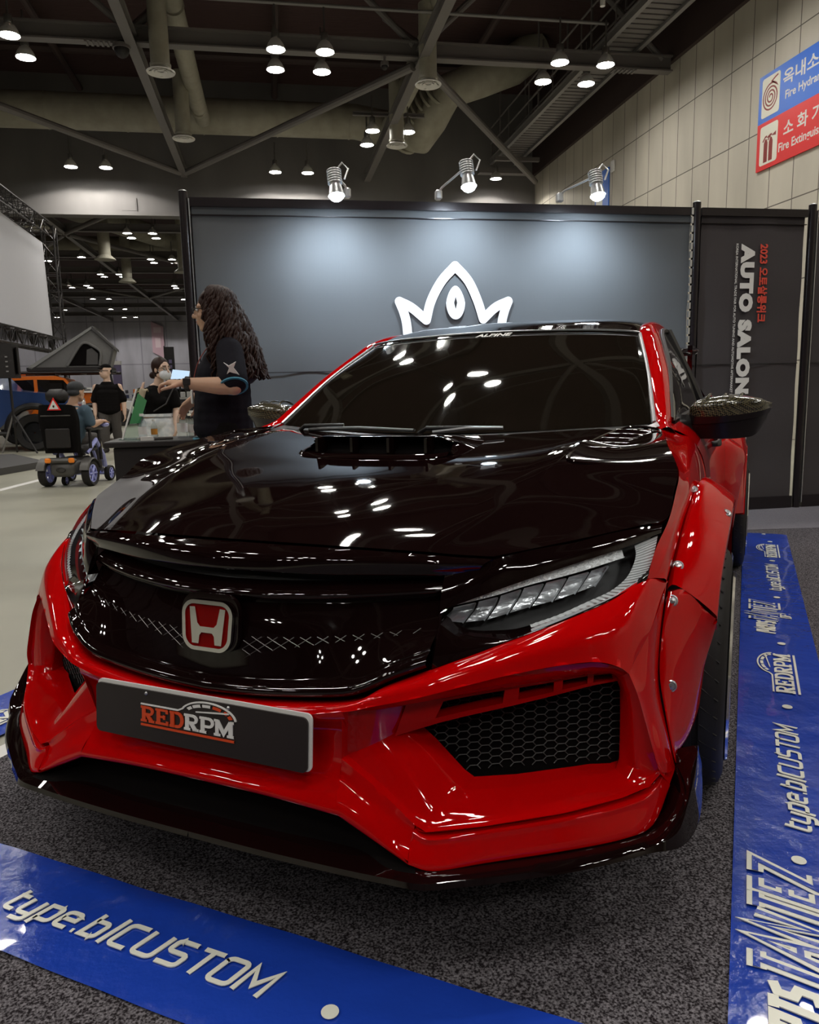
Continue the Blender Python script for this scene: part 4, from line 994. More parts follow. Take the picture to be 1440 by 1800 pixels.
# ---- fenders and flares
hoodE = [HK[2][5], HK[3][5], HK[4][5], HK[5][5], HK[6][5], HK[7][5]]
hoodE = [(x+.003, y, z-.006) for x, y, z in hoodE]
fend_in = [(.803, .444, .695), (.812, .50, .745)]+hoodE+[(.735, 1.42, .955)]
fend_mid = [(.822, .475, .69), (.832, .52, .722), (.842, .62, .765), (.848, .73, .80), (.856, .86, .838), (.845, 1.0, .875), (.84, 1.15, .89), (.835, 1.32, .90), (.828, 1.42, .905)]
fend_out = [(.836, .502, .676), (.838, .55, .69), (.842, .64, .72), (.848, .76, .765), (.858, .90, .80), (.868, 1.02, .80), (.872, 1.15, .79), (.872, 1.32, .78), (.87, 1.42, .78)]
fend_low = [(.80, .56, .6), (.80, .6, .62), (.80, .66, .68), (.80, .78, .72), (.82, .92, .74), (.84, 1.04, .72), (.878, 1.20, .60), (.885, 1.33, .50), (.882, 1.42, .45)]
fend_sil = [(.79, .58, .55), (.78, .62, .6), (.78, .68, .66), (.78, .8, .7), (.79, .95, .7), (.80, 1.1, .68), (.84, 1.32, .45), (.872, 1.38, .25), (.872, 1.42, .22)]
def fender():
    mb = MB(); mb.surf([fend_in, lerp(fend_in, fend_mid, .5), fend_mid, fend_out, fend_low, fend_sil], 5, 4)
    mb.grid([spl(fend_in, 5), spl(off(fend_in, -.004, 0, -.02), 5)]); return mb
pair('fender', fender, m_red, smooth=40)
UF_in = [(.836, .545, .652), (.838, .62, .697), (.845, .72, .745), (.851, .83, .785), (.860, .95, .818), (.868, 1.05, .826), (.872, 1.12, .815)]
UF_out = [(.935, .600, .578), (.938, .66, .645), (.944, .75, .70), (.950, .86, .738), (.954, .97, .766), (.957, 1.06, .775), (.957, 1.12, .770)]
def uflare():
    mb = MB(); m1 = off(lerp(UF_in, UF_out, .12), .004, -.004, .016); m2 = off(lerp(UF_in, UF_out, .55), .006, -.006, .014); m3 = off(lerp(UF_in, UF_out, .93), .002, 0, .006)
    mb.surf([off(UF_in, -.006, .004, -.02), UF_in, m1, m2, m3, UF_out, off(UF_out, -.004, .0, -.014), off(UF_out, -.05, .02, -.03)], 5, 3)
    # squared rear end and the tail down behind the wheel
    e = [r[-1] for r in (off(UF_in, -.006, .004, -.02), UF_in, m1, m2, m3, UF_out)]
    mb.surf([e, [(p[0], p[1]+.008, p[2]-.012) for p in e], [(p[0]-.004, p[1]+.03, p[2]-.10) for p in e], [(p[0]-.004, p[1]+.09, p[2]-.22) for p in e], [(max(.86, p[0]-.01), p[1]+.20, max(.30, p[2]-.42)) for p in e], [(max(.86, p[0]-.03), p[1]+.26, max(.22, p[2]-.57)) for p in e]], 3, 4)
    return mb
fl = pair('fender_flare', uflare, m_red, smooth=40)
LF_in = [(.872, .41, .318), (.866, .40, .345), (.848, .42, .42), (.831, .45, .50), (.831, .49, .58), (.836, .54, .648)]
LF_c = [(.874, .43, .322), (.873, .425, .352), (.868, .45, .43), (.860, .47, .515), (.862, .515, .592), (.87, .556, .648)]
LF_c2 = [(.878, .48, .326), (.893, .52, .345), (.898, .545, .43), (.904, .565, .525), (.91, .575, .568), (.912, .58, .60)]
LF_out = [(.880, .53, .332), (.902, .60, .352), (.908, .612, .40), (.914, .615, .47), (.928, .615, .535), (.935, .602, .575)]
def lflare():
    mb = MB(); mb.surf([off(LF_in, -.004, .03, 0), LF_in, off(LF_in, .006, -.010, 0), LF_c, LF_c2, LF_out, off(LF_out, -.006, .012, 0), off(LF_out, -.04, .06, .0)], 5, 3)
    mb.grid([spl([LF_in[-1], LF_c[-1], LF_c2[-1], LF_out[-1]], 4), spl(off([LF_in[-1], LF_c[-1], LF_c2[-1], LF_out[-1]], 0, .02, -.03), 4)])
    return mb
lf = pair('bumper_flare', lflare, m_red, smooth=28)
def rivet(p, nrm, parent_k, lst):
    for k in (0, 1):
        mb = MB(); q = Vector(nrm).normalized().to_track_quat('Z', 'Y').to_matrix().to_4x4(); q.translation = Vector(p)
        mb.lathe([(.013, 0), (.013, .002), (.0105, .004), (.009, .002), (.007, .002), (.0065, .006), (.001, .007)], n=14); mb.xf(q)
        if k: mb.flipped()
        obj('bolt', mb, m_silver, lst[k], label='silver bolt head')
rivet((.858, .905, .822), (.1, -.55, .85), 0, fl); rivet((.850, .60, .690), (.1, -.7, .7), 0, fl); rivet((.846, .525, .630), (.1, -.9, .4), 0, lf); rivet((.855, .446, .47), (.2, -1, .1), 0, lf); rivet((.940, .90, .765), (.4, -.4, .8), 0, fl)

# ---- windshield, roof, pillars, cowl
WB = [(0, 1.20, .942), (.2, 1.225, .944), (.4, 1.28, .95), (.55, 1.345, .955), (.66, 1.40, .96), (.703, 1.435, .965)]
WT = [(0, 1.925, 1.305), (.15, 1.935, 1.304), (.32, 1.955, 1.300), (.45, 1.98, 1.295), (.54, 2.005, 1.288), (.578, 2.022, 1.282)]
wm = off(lerp(WB, WT, .5), 0, -.012, .014)
mb = MB(); mb.surf([WB, wm, WT], 5, 8); both('windshield', mb, m_tint, smooth=60)
mb = MB(); mb.tube(spl([(p[0], p[1]-.006, p[2]+.006) for p in WT], 5), .004, 6); mb.tube(spl([(p[0]+.002, p[1]-.004, p[2]+.002) for p in ((.703, 1.435, .965), (.645, 1.728, 1.137), (.578, 2.022, 1.282))], 6), .006, 6); both('windshield_trim', mb, m_silver)
R0 = off(WT, 0, .01, .004)
mb = MB(); mb.surf([R0, [(0, 2.25, 1.372), (.15, 2.25, 1.371), (.32, 2.25, 1.366), (.45, 2.25, 1.357), (.53, 2.25, 1.345), (.56, 2.25, 1.335)], [(0, 2.62, 1.392), (.15, 2.62, 1.391), (.32, 2.62, 1.386), (.45, 2.62, 1.377), (.53, 2.62, 1.362), (.555, 2.62, 1.35)], [(0, 3.2, 1.385), (.15, 3.2, 1.384), (.32, 3.2, 1.379), (.45, 3.2, 1.368), (.52, 3.2, 1.352), (.545, 3.2, 1.34)], [(0, 3.72, 1.33), (.15, 3.72, 1.329), (.3, 3.72, 1.325), (.42, 3.72, 1.315), (.5, 3.72, 1.30), (.52, 3.72, 1.29)]], 4, 5)
both('roof', mb, m_gloss, smooth=40)
pil_in = [(.728, 1.34, .945), (.706, 1.438, .965), (.69, 1.53, 1.022), (.648, 1.73, 1.136), (.61, 1.90, 1.222), (.581, 2.024, 1.284), (.562, 2.25, 1.336), (.557, 2.62, 1.352), (.547, 3.2, 1.342), (.522, 3.72, 1.292)]
pil_out = [(.775, 1.38, .935), (.755, 1.45, .962), (.745, 1.56, 1.01), (.712, 1.78, 1.128), (.672, 1.97, 1.222), (.642, 2.12, 1.285), (.625, 2.35, 1.322), (.622, 2.65, 1.33), (.61, 3.2, 1.315), (.585, 3.72, 1.265)]
pm = off(lerp(pil_in, pil_out, .5), .004, -.006, .016)
def pillar():
    mb = MB(); mb.surf([off(pil_in, -.002, .004, -.01), pil_in, pm, pil_out, off(pil_out, 0, .006, -.02)], 5, 4); return mb
pair('roof_pillar', pillar, m_red, smooth=45)
mb = MB(); mb.surf([[(0, 1.19, .930), (.28, 1.2, .932), (.56, 1.24, .945), (.62, 1.265, .945), (.68, 1.285, .946)], [(0, 1.205, .940), (.2, 1.23, .942), (.45, 1.30, .951), (.60, 1.37, .956), (.69, 1.425, .961)]], 5, 2); both('cowl', mb, m_plast)
cb = MB(); cb.surf([[(.703, 1.30, .948), (.72, 1.36, .955), (.738, 1.42, .958)], [(.69, 1.36, .958), (.705, 1.42, .965), (.72, 1.46, .975)]], 4, 3); both('pillar_foot', cb, m_silver)
for k, (a, b) in enumerate((((.05, 1.15, .950), (.27, 1.20, .962)), ((-.45, 1.22, .955), (-.02, 1.16, .955)))):
    mb = MB(); mb.tube([a, tuple((p+q)/2+(.006 if i == 2 else 0) for i, (p, q) in enumerate(zip(a, b))), b], [.013, .011, .009], 8, flat=.6); w = obj('wiper', mb, m_plast if k else m_silver, car, label=('silver wiper blade' if not k else 'black wiper blade'))
    mb = MB(); mb.tube([(a[0]-.06, a[1]+.03, a[2]-.004), (a[0]-.02, a[1]-.006, a[2]+.012), (a[0]+.12, a[1]+.03, a[2]+.012)], .008, 8); obj('wiper_arm', mb, m_plast, w)
# sticker lettering on the windshield top and side glass
def decal(name, body, mat, o, ux, uy, w, h, parent, shear=.2): return fit_text(name, body, mat, parent, o, ux, uy, w, h, .03, shear, .001)
o_ = decal('windshield_sticker', 'ALPINE', m_logo_w, (-.055, 1.893, 1.292), (1, 0, 0), (0, .885, .465), .15, .028, car)

# ---- body sides, doors, glass
ys = [1.42, 1.8, 2.3, 2.8, 3.1, 3.5, 3.9, 4.25, 4.42]
sec = [  # x at belt, shoulder, mid, low, sill for each station; z rows
    (.735, .828, .870, .882, .872), (.775, .838, .872, .884, .87), (.79, .845, .875, .886, .87), (.79, .85, .88, .888, .87), (.78, .856, .89, .895, .875), (.765, .86, .90, .90, .88), (.74, .85, .89, .89, .87), (.68, .79, .83, .84, .82), (.60, .70, .74, .75, .74)]
zz = [(.958, .905, .78, .45, .22), (.975, .90, .77, .45, .2), (.985, .90, .77, .45, .2), (.995, .905, .77, .45, .2), (1.0, .915, .77, .46, .2), (1.0, .92, .78, .5, .22), (.99, .92, .78, .5, .25), (.97, .91, .77, .5, .28), (.94, .89, .75, .5, .30)]
def side_rows(i0, i1): return [[(sec[i][k], ys[i], zz[i][k]) for i in range(i0, i1+1)] for k in range(5)]
def door(i0, i1):
    def f():
        mb = MB(); mb.surf(side_rows(i0, i1), 4, 4); return mb
    return f
fd = pair('front_door', door(0, 2), m_red, smooth=50); rd = pair('rear_door', door(2, 4), m_red, smooth=50); rq = pair('rear_quarter', door(4, 8), m_red, smooth=50)
def handle(y):
    def f():
        mb = MB(); mb.surf([[(.86, y, .865), (.885, y+.03, .868), (.885, y+.17, .87), (.86, y+.2, .872)], [(.858, y, .845), (.888, y+.03, .845), (.888, y+.17, .848), (.858, y+.2, .85)]], 3, 2); return mb
    return f
for k in (0, 1):
    for lst, y in ((fd, 2.0), (rd, 2.75)):
        mb = handle(y)(); 
        if k: mb.flipped()
        obj('door_handle', mb, m_plast, lst[k], solid=.01)
belt = [(sec[i][0]-.006, ys[i], zz[i][0]) for i in range(0, 6)]
gt = [(.75, 1.47, .966), (.712, 1.80, 1.128), (.646, 2.12, 1.272), (.628, 2.35, 1.312), (.620, 2.9, 1.315), (.612, 3.3, 1.30)]
gt = [(.748, 1.50, .972), (.705, 1.85, 1.15), (.642, 2.2, 1.285), (.625, 2.6, 1.322), (.614, 3.1, 1.31), (.60, 3.5, 1.27)]
gb = [(.752, 1.52, .962), (.772, 1.85, .976), (.784, 2.2, .984), (.784, 2.6, .99), (.772, 3.1, .998), (.757, 3.5, 1.0)]
def sglass():
    mb = MB(); mb.surf([gb, off(lerp(gb, gt, .5), .012, 0, 0), gt], 5, 5); return mb
sg = pair('side_window', sglass, m_tint, smooth=60)
def sframe():
    mb = MB(); mb.tube(spl(gt, 5), .012, 6); mb.tube(spl(gb, 5), .010, 6); mb.tube([(.784, 2.55, .99), (.70, 2.55, 1.18), (.63, 2.58, 1.32)], .02, 6); return mb
for k in (0, 1):
    mb = sframe()
    if k: mb.flipped()
    obj('window_frame', mb, m_plast, sg[k])
for k in (0, 1):
    s = 1 if k == 0 else -1
    fit_text('window_sticker', 'GALU', m_logo_w, sg[k], (.722+.02, 1.90, 1.115) if k == 0 else (-.742, 2.55, 1.05), (.08, .94, -.33) if k == 0 else (0, -1, 0), (-.38, .3, .87) if k == 0 else (.3, 0, .95), .46 if k == 0 else .4, .085, .02, .2, .001)
# rear end
mb = MB(); br = [[(0, 4.50, zz[8][k]), (.3, 4.49, zz[8][k]), (.52, 4.46, zz[8][k]), (sec[8][k], ys[8], zz[8][k])] for k in range(5)]
mb.surf(br, 4, 4); both('rear_bumper', mb, m_red, smooth=50)
mb = MB(); mb.surf([[(0, 3.72, 1.33), (.3, 3.72, 1.325), (.52, 3.72, 1.29)], [(0, 4.15, 1.14), (.33, 4.14, 1.135), (.60, 4.05, 1.10)], [(0, 4.42, 1.0), (.33, 4.40, .99), (.62, 4.30, .97)], [(0, 4.50, .94), (.3, 4.49, .94), (.60, 4.42, .94)]], 4, 4); both('tailgate', mb, m_tint, smooth=50)
mb = MB(); mb.surf([[(.52, 3.72, 1.29), (.60, 4.05, 1.10), (.62, 4.30, .97), (.60, 4.42, .94)], [(.585, 3.72, 1.265), (.68, 4.05, 1.06), (.68, 4.25, .97), (.61, 4.43, .94)], [(.765, 3.5, 1.0), (.74, 3.9, .99), (.68, 4.25, .97), (.60, 4.42, .94)]], 4, 3); both('rear_pillar', mb, m_red, smooth=50)
mb = MB(); mb.surf([[(0, 4.30, 1.30), (.3, 4.29, 1.30), (.62, 4.22, 1.28)], [(0, 4.45, 1.32), (.3, 4.44, 1.32), (.66, 4.38, 1.30)], [(0, 4.58, 1.34), (.3, 4.57, 1.34), (.66, 4.5, 1.32)]], 3, 3)
mb.box((.62, 4.38, 1.15), (.03, .24, .36)); both('rear_spoiler', mb, m_gloss, solid=.02)
mb = MB(); mb.surf([[(0, .35, .24), (.80, .50, .24)], [(0, 1.2, .18), (.84, 1.45, .2)], [(0, 3.3, .18), (.86, 3.3, .19)], [(0, 4.4, .28), (.70, 4.3, .28)]], 3, 4); both('underbody', mb, m_void)
mb = MB(); mb.box((0, .75, .5), (1.24, .3, .42)); mb.box((0, 2.4, .55), (1.44, 2.6, .66)); obj('inner_body', mb, m_void, car)
# rear flares
RF_a = [(.862, 2.98, .40), (.858, 2.95, .50), (.850, 2.93, .66), (.846, 2.97, .79), (.852, 3.08, .815)]
RF_b = [(.935, 3.10, .34), (.948, 3.10, .46), (.966, 3.12, .61), (.970, 3.14, .735), (.90, 3.12, .806)]
def rflare():
    mb = MB(); mb.surf([off(RF_a, -.01, .02, 0), RF_a, off(lerp(RF_a, RF_b, .5), .012, -.022, 0), RF_b, off(RF_b, .002, .02, 0)], 5, 4)
    cx, cz = 3.73, .325; A = []; Bq = []; Cq = []
    for k in range(13):
        a = math.radians(172-172*k/12-(0 if k < 12 else 0)); r = .395
        y, z = cx+r*math.cos(a), cz+r*math.sin(a)*1.02
        A.append((.985, y, max(.3, z))); Bq.append((.955, cx+(r+.10)*math.cos(a), cz+(r+.10)*math.sin(a))); Cq.append((.86, cx+(r+.19)*math.cos(a)*1.05, cz+(r+.16)*math.sin(a)))
    mb.surf([off(A, -.09, 0, -.01), off(A, -.004, 0, -.008), A, Bq, Cq], 2, 3)
    return mb
rfl = pair('rear_flare', rflare, m_red, smooth=45)
for p, n in (((.868, 2.965, .76), (-.2, -1, .1)), ((.872, 2.955, .70), (-.2, -1, .1)), ((.876, 2.955, .55), (-.2, -1, 0))): rivet(p, n, 0, rfl)
def sideskirt():
    mb = MB(); mb.surf([[(.868, 1.40, .27), (.88, 2.2, .25), (.875, 3.1, .27)], [(.93, 1.46, .20), (.94, 2.2, .19), (.94, 3.12, .20)], [(.92, 1.46, .17), (.93, 2.2, .165), (.93, 3.12, .17)], [(.82, 1.46, .18), (.82, 2.2, .18), (.82, 3.1, .18)]], 4, 2); return mb
pair('side_skirt', sideskirt, m_gloss)

# ---- mirrors
def mir_cap():
    mb = MB()
    up = [(.797, 1.665, 1.002), (.822, 1.65, 1.030), (.90, 1.645, 1.043), (.96, 1.655, 1.042), (1.018, 1.68, 1.031), (1.053, 1.715, 1.010)]
    lo = [(.797, 1.645, .984), (.825, 1.615, .976), (.90, 1.605, .978), (.96, 1.62, .983), (1.02, 1.65, .993), (1.052, 1.70, 1.003)]
    bk = [(.80, 1.73, .985), (.84, 1.76, 1.015), (.90, 1.775, 1.030), (.96, 1.785, 1.028), (1.02, 1.79, 1.015), (1.05, 1.77, 1.0)]
    fr = off(lerp(up, lo, .5), 0, -.016, .012)
    mb.surf([lo, fr, up, off(lerp(up, bk, .5), 0, 0, .008), bk], 4, 5); return mb
mc = pair('side_mirror', mir_cap, m_carbon, smooth=60, labels=('left wing mirror with carbon cap', 'right wing mirror with carbon cap'))
def mir_body():
    mb = MB()
    a = [(.797, 1.645, .984), (.825, 1.615, .976), (.90, 1.605, .978), (.96, 1.62, .983), (1.02, 1.65, .993), (1.052, 1.70, 1.003)]
    b = [(.797, 1.65, .952), (.825, 1.62, .950), (.90, 1.612, .955), (.96, 1.627, .963), (1.015, 1.66, .972), (1.046, 1.71, .984)]
    c = [(.79, 1.66, .905), (.825, 1.645, .900), (.90, 1.640, .900), (.96, 1.655, .902), (1.005, 1.69, .912), (1.036, 1.73, .955)]
    d = [(.80, 1.74, .91), (.84, 1.76, .905), (.90, 1.77, .905), (.95, 1.775, .905), (1.0, 1.775, .915), (1.034, 1.77, .955)]
    e = [(.80, 1.73, .985), (.84, 1.76, 1.012), (.90, 1.775, 1.026), (.96, 1.785, 1.024), (1.02, 1.79, 1.012), (1.05, 1.77, .998)]
    mb.surf([a, b], 4, 2); mb.surf([off(b, -.004, .006, -.002), c], 4, 3); mb.surf([c, d, e], 4, 3)
    mb.surf([[(.74, 1.62, .985), (.78, 1.64, .982), (.81, 1.65, .980)], [(.74, 1.60, .955), (.78, 1.625, .95), (.81, 1.64, .945)], [(.75, 1.61, .92), (.78, 1.64, .905), (.82, 1.65, .904)], [(.75, 1.70, .92), (.78, 1.72, .905), (.82, 1.73, .905)]], 3, 3)
    return mb
for k in (0, 1):
    mb = mir_body()
    if k: mb.flipped()
    obj('mirror_housing', mb, m_satin, mc[k], smooth=35)
    mb = MB()
    for q in range(3):
        x = .845+q*.05; mb.tube(spl([(x, 1.628, 1.024), (x+.010, 1.66, 1.045), (x+.018, 1.72, 1.047), (x+.02, 1.765, 1.034)], 3), .005, 6)
    if k: mb.flipped()
    obj('cap_fin', mb, m_carbon, mc[k])

# ---- wheels
def tyre_mb(w):
    R = .325; mb = MB(); h = w/2
    prof = [(-h*.86, .235), (-h, .262), (-h*1.0, .285), (-h*.93, .31), (-h*.80, .3225)]
    for g in (-.5, -.17, .17, .5): prof += [((g-.06)*h, R), ((g-.055)*h, R-.008), ((g+.055)*h, R-.008), ((g+.06)*h, R)]
    prof += [(h*.80, .3225), (h*.93, .31), (h, .285), (h, .262), (h*.86, .235)]
    mb.lathe([(r, x) for x, r in prof], axis='x', n=64)
    for k in range(44):
        a = 2*PI*k/44
        for s in (-1, 1):
            mb.tube([(s*h*(.58+.1*q), (R-.0005-.002*q)*math.cos(a+.03*q*s), (R-.0005-.002*q)*math.sin(a+.03*q*s)) for q in range(4)], .0022, 4)
    return mb
def rim_mb(w, s):
    mb = MB(); h = w/2*s
    mb.lathe([(.236, -h*.9), (.232, 0), (.225, h*.5), (.215, h*.45), (.06, h*.35), (.05, h*.6), (.01, h*.62)], axis='x', n=40)
    for k in range(10):
        a = 2*PI*k/10
        pts = [(h*.62, .05*math.cos(a), .05*math.sin(a)), (h*.72, .13*math.cos(a+.05), .13*math.sin(a+.05)), (h*.84, .225*math.cos(a), .225*math.sin(a))]; mb.tube(pts, [.016, .014, .013], 6)
    return mb
lipr = lambda w, s: MB().lathe([(.236, s*w/2*.84), (.256, s*(w/2+.004)), (.252, s*(w/2+.010)), (.238, s*(w/2+.006)), (.226, s*w/2*.84)], axis='x', n=48)
for (y, xo, w, nm) in ((1.03, .958, .26, 'front'), (3.73, 1.0, .28, 'rear')):
    for s in (1, -1):
        ty_ = obj('wheel', tyre_mb(w), m_rub, car, (s*(xo-w/2), y, .325), smooth=40)
        obj('rim', rim_mb(w, s), m_rim, ty_, smooth=40); obj('rim_lip', lipr(w, s), m_rimlip, ty_, smooth=40)
# ================================================================ people
m_skin = M('skin', (.50, .30, .20), .5, spec=.35); m_skin2 = M('skin_fair', (.62, .42, .32), .5, spec=.35)
m_hair = M('dark_hair', (.022, .008, .005), .5, spec=.2); m_navy = M('navy_polo', (.007, .006, .010), .85, spec=.15); bump(m_navy, 14, .4, .01)
m_teal = M('teal_piping', (.03, .20, .30), .6); m_blackT = M('black_tee', (.005, .004, .004), .9, spec=.12); bump(m_blackT, 12, .4, .01)
m_grayP = M('grey_trousers', (.07, .062, .058), .9); bump(m_grayP, 14, .5, .01); m_denim = M('pale_denim', (.62, .64, .66), .9); noise_col(m_denim, (.66, .70, .74), (.88, .89, .90), 22, .35, .65, 5)
m_shoe = M('dark_shoe', (.02, .017, .017), .6); m_mask = M('white_mask', (.75, .76, .80), .8); m_eyew = M('eye_white', (.7, .68, .65), .3); m_lip = M('lip', (.42, .17, .14), .5)
m_bluT = M('slate_tee', (.06, .10, .14), .85)
def blob(name, mb, mat, parent, voxel=.007, smooth=3, label=None):
    me = bpy.data.meshes.new(name); me.from_pydata(mb.v, [], mb.f); me.update()
    o = bpy.data.objects.new(name, me); COL.objects.link(o)
    r = o.modifiers.new('r', 'REMESH'); r.mode = 'VOXEL'; r.voxel_size = voxel
    s = o.modifiers.new('s', 'SMOOTH'); s.factor = .5; s.iterations = smooth
    dg = bpy.context.evaluated_depsgraph_get(); m2 = bpy.data.meshes.new_from_object(o.evaluated_get(dg)); bpy.data.objects.remove(o); bpy.data.meshes.remove(me)
    m2.name = name; m2.materials.clear(); m2.materials.append(mat); m2.shade_smooth()
    o = link(name, m2, parent)
    if label: o['label'] = label
    return o
def frame_of(f):                                      # facing unit -> (forward, left side, up)
    f = Vector(f).normalized(); u = Vector((0, 0, 1)); s = u.cross(f).normalized(); return f, s, f.cross(s)
def head(mb, c, f, k=1.0):
    f, s, u = frame_of(f); c = Vector(c); R = Matrix((f, s, u)).transposed()
    P = lambda a, b, h: c+(f*a+s*b+u*h)*k
    mb.ball(P(-.012, 0, .025), (.096*k, .076*k, .098*k), 18, 12, R)           # skull
    mb.ball(P(.030, 0, -.030), (.060*k, .062*k, .085*k), 16, 10, R)           # face
    mb.ball(P(.052, 0, -.092), (.028*k, .034*k, .024*k), 12, 8, R)            # chin
    for q in (-1, 1):
        mb.capsule(P(.0, .052*q, -.06), .022*k, P(.045, .025*q, -.088), .022*k, 10)   # jaw
        mb.ball(P(.062, .034*q, -.025), (.022*k, .022*k, .022*k), 10, 7)              # cheek
        mb.ball(P(-.008, .078*q, -.008), (.018*k, .009*k, .03*k), 10, 8, R)           # ear
        mb.capsule(P(.078, .012*q, .028), .012*k, P(.068, .05*q, .026), .012*k, 8)    # brow
    mb.capsule(P(.088, 0, .012), .010*k, P(.108, 0, -.026), .0135*k, 10); mb.ball(P(.094, .012, -.030), .010*k, 8, 6); mb.ball(P(.094, -.012, -.030), .010*k, 8, 6)
    mb.capsule(P(.082, -.018, -.056), .010*k, P(.082, .018, -.056), .010*k, 8); mb.capsule(P(.079, -.015, -.069), .010*k, P(.079, .015, -.069), .010*k, 8)
    return P
def face_parts(P, parent, k=1.0, lips=True):
    for q in (-1, 1):
        a, b, d = MB(), MB(), MB()
        a.ball(P(.080, .032*q, .008), (.011*k, .014*k, .009*k), 10, 7); b.ball(P(.088, .032*q, .008), (.005*k, .006*k, .006*k), 8, 6)
        d.capsule(P(.090, .014*q, .036), .004*k, P(.078, .05*q, .036), .0035*k, 6)
        ey = obj('eye', a, m_eyew, parent, smooth=60); obj('pupil', b, m_hair, ey, smooth=60); obj('eyebrow', d, m_hair, parent, smooth=60)
    if lips:
        e = MB(); e.capsule(P(.091, -.015, -.057), .0045*k, P(.091, .015, -.057), .0045*k, 6); e.capsule(P(.088, -.013, -.067), .005*k, P(.088, .013, -.067), .005*k, 6); obj('lips', e, m_lip, parent, smooth=60)
def hand(mb, wrist, d, n, side, curl=(.5, .6, .5), k=1.0, spread=.10, ext=None, thumb=.5):
    d = Vector(d).normalized(); n = Vector(n); n = (n-d*n.dot(d)).normalized(); t = d.cross(n)*side; w = Vector(wrist)
    for q, r in ((-.026, .014), (-.009, .0155), (.009, .0155), (.026, .0145)): mb.capsule(w+(d*.012+t*q*.6)*k, .016*k, w+(d*.085+t*q)*k, r*k, 8)
    for i, (q, L, r) in enumerate(((.030, .072, .0088), (.010, .080, .0092), (-.011, .074, .0088), (-.031, .058, .0078))):
        p = w+(d*.088+t*q)*k; a = 0; dirv = (d+t*(q*spread*30*.1)).normalized(); c = curl if not (ext and i in ext) else (.05, .08, .05)
        for j, fr_ in enumerate((.48, .30, .24)):
            a += c[j]; dd = (dirv*math.cos(a)+n*math.sin(a)); p2 = p+dd*L*fr_*1.08*k; mb.capsule(p, r*k*(1-.08*j), p2, r*k*(.93-.08*j), 8); p = p2
    p = w+(d*.022+t*.026)*k; p1 = p+(d*.030+t*.026+n*.012)*k; p2 = p1+(d*.034+t*(.020-.02*thumb)+n*.022*thumb)*k; p3 = p2+(d*.026-t*.008*thumb+n*.020*thumb)*k
    mb.capsule(p, .016*k, p1, .012*k, 8); mb.capsule(p1, .0115*k, p2, .0105*k, 8); mb.capsule(p2, .0105*k, p3, .0085*k, 8)
def arm(mb, sh, el, wr, r=(.048, .040, .036, .026), n=12):
    mb.capsule(sh, r[0], el, r[1], n); e, w = Vector(el), Vector(wr); m = e.lerp(w, .3); mb.capsule(e, r[1]*.95, m, r[2]*1.1, n); mb.capsule(m, r[2]*1.1, w, r[3], n)
def leg(mb, hip, kn, an, r=(.085, .058, .052, .038)):
    k, a = Vector(kn), Vector(an); m = k.lerp(a, .3); mb.capsule(hip, r[0], kn, r[1]); mb.capsule(kn, r[1]*.95, m, r[2]*1.08); mb.capsule(m, r[2]*1.08, an, r[3])
def shoe(mb, an, d, L=.17):
    a = Vector(an); d = Vector(d).normalized(); mb.capsule((a.x-d.x*.04, a.y-d.y*.04, .045), .045, (a.x+d.x*L, a.y+d.y*L, .036), .036); mb.capsule((a.x, a.y, .05), .045, (a.x, a.y, a.z), .042)
def torso(mb, pel, chest, nb, wid, dep, f, rs):
    """stacked ellipsoid slices from pelvis to neck"""
    f, s, u = frame_of(f); R = Matrix((f, s, u)).transposed(); p, c, n = Vector(pel), Vector(chest), Vector(nb)
    for i in range(7):
        t = i/6; q = p.lerp(c, t); mb.ball(q, (dep*(rs[0]*(1-t)+rs[1]*t), wid*(rs[2]*(1-t)+rs[3]*t), .11), 16, 10, R)
    mb.ball(c.lerp(n, .45), (dep*.82, wid*.98, .085), 16, 10, R); mb.ball(c.lerp(n, .85), (dep*.55, wid*.6, .06), 14, 8, R)

# long-haired man behind the car
t = thing('person', 'person with long dark wavy hair and black polo shirt reaching over the counter', 'person', (-.27, 4.62, 0)); F = (-1, .12, 0)
sk = MB(); P = head(sk, (-.035, 0, 1.555), F, 1.0); sk.capsule((.015, 0, 1.50), .052, (.03, 0, 1.36), .058)
torso(sk, (.0, 0, .93), (.01, 0, 1.22), (.03, 0, 1.38), .165, .12, F, (1.15, 1.0, .95, 1.05))
shL, elL, wrL = (.055, -.185, 1.325), (.075, -.33, 1.125), (-.185, -.28, 1.150)
shR, elR, wrR = (.0, .185, 1.325), (.0, .33, 1.11), (-.185, .30, 1.075)
arm(sk, shL, elL, wrL, (.050, .046, .045, .030)); arm(sk, shR, elR, wrR, (.050, .046, .044, .030))
hand(sk, wrL, (-1, .1, .08), (0, .15, -1), 1, (.35, .75, .6)); hand(sk, wrR, (-.62, .1, -.55), (-.2, -.3, -.8), -1, (.25, .35, .3), spread=.2)
for y in (-.095, .095): leg(sk, (.0, y, .88), (-.02, y*1.1, .48), (.0, y*1.1, .09))
blob('body', sk, m_skin, t, .0065, 2)
face_parts(P, t)
mb = MB(); torso(mb, (-.012, 0, .90), (.0, 0, 1.20), (.03, 0, 1.37), .192, .150, F, (1.18, 1.05, 1.0, 1.02))
for sh, el in ((shL, elL), (shR, elR)):
    s_, e_ = Vector(sh), Vector(el); mb.capsule(s_, .078, s_.lerp(e_, .82), .082, 14)
mb.capsule((.03, -.12, 1.36), .06, (.03, .12, 1.36), .06); blob('polo_shirt', mb, m_navy, t, .011, 8)
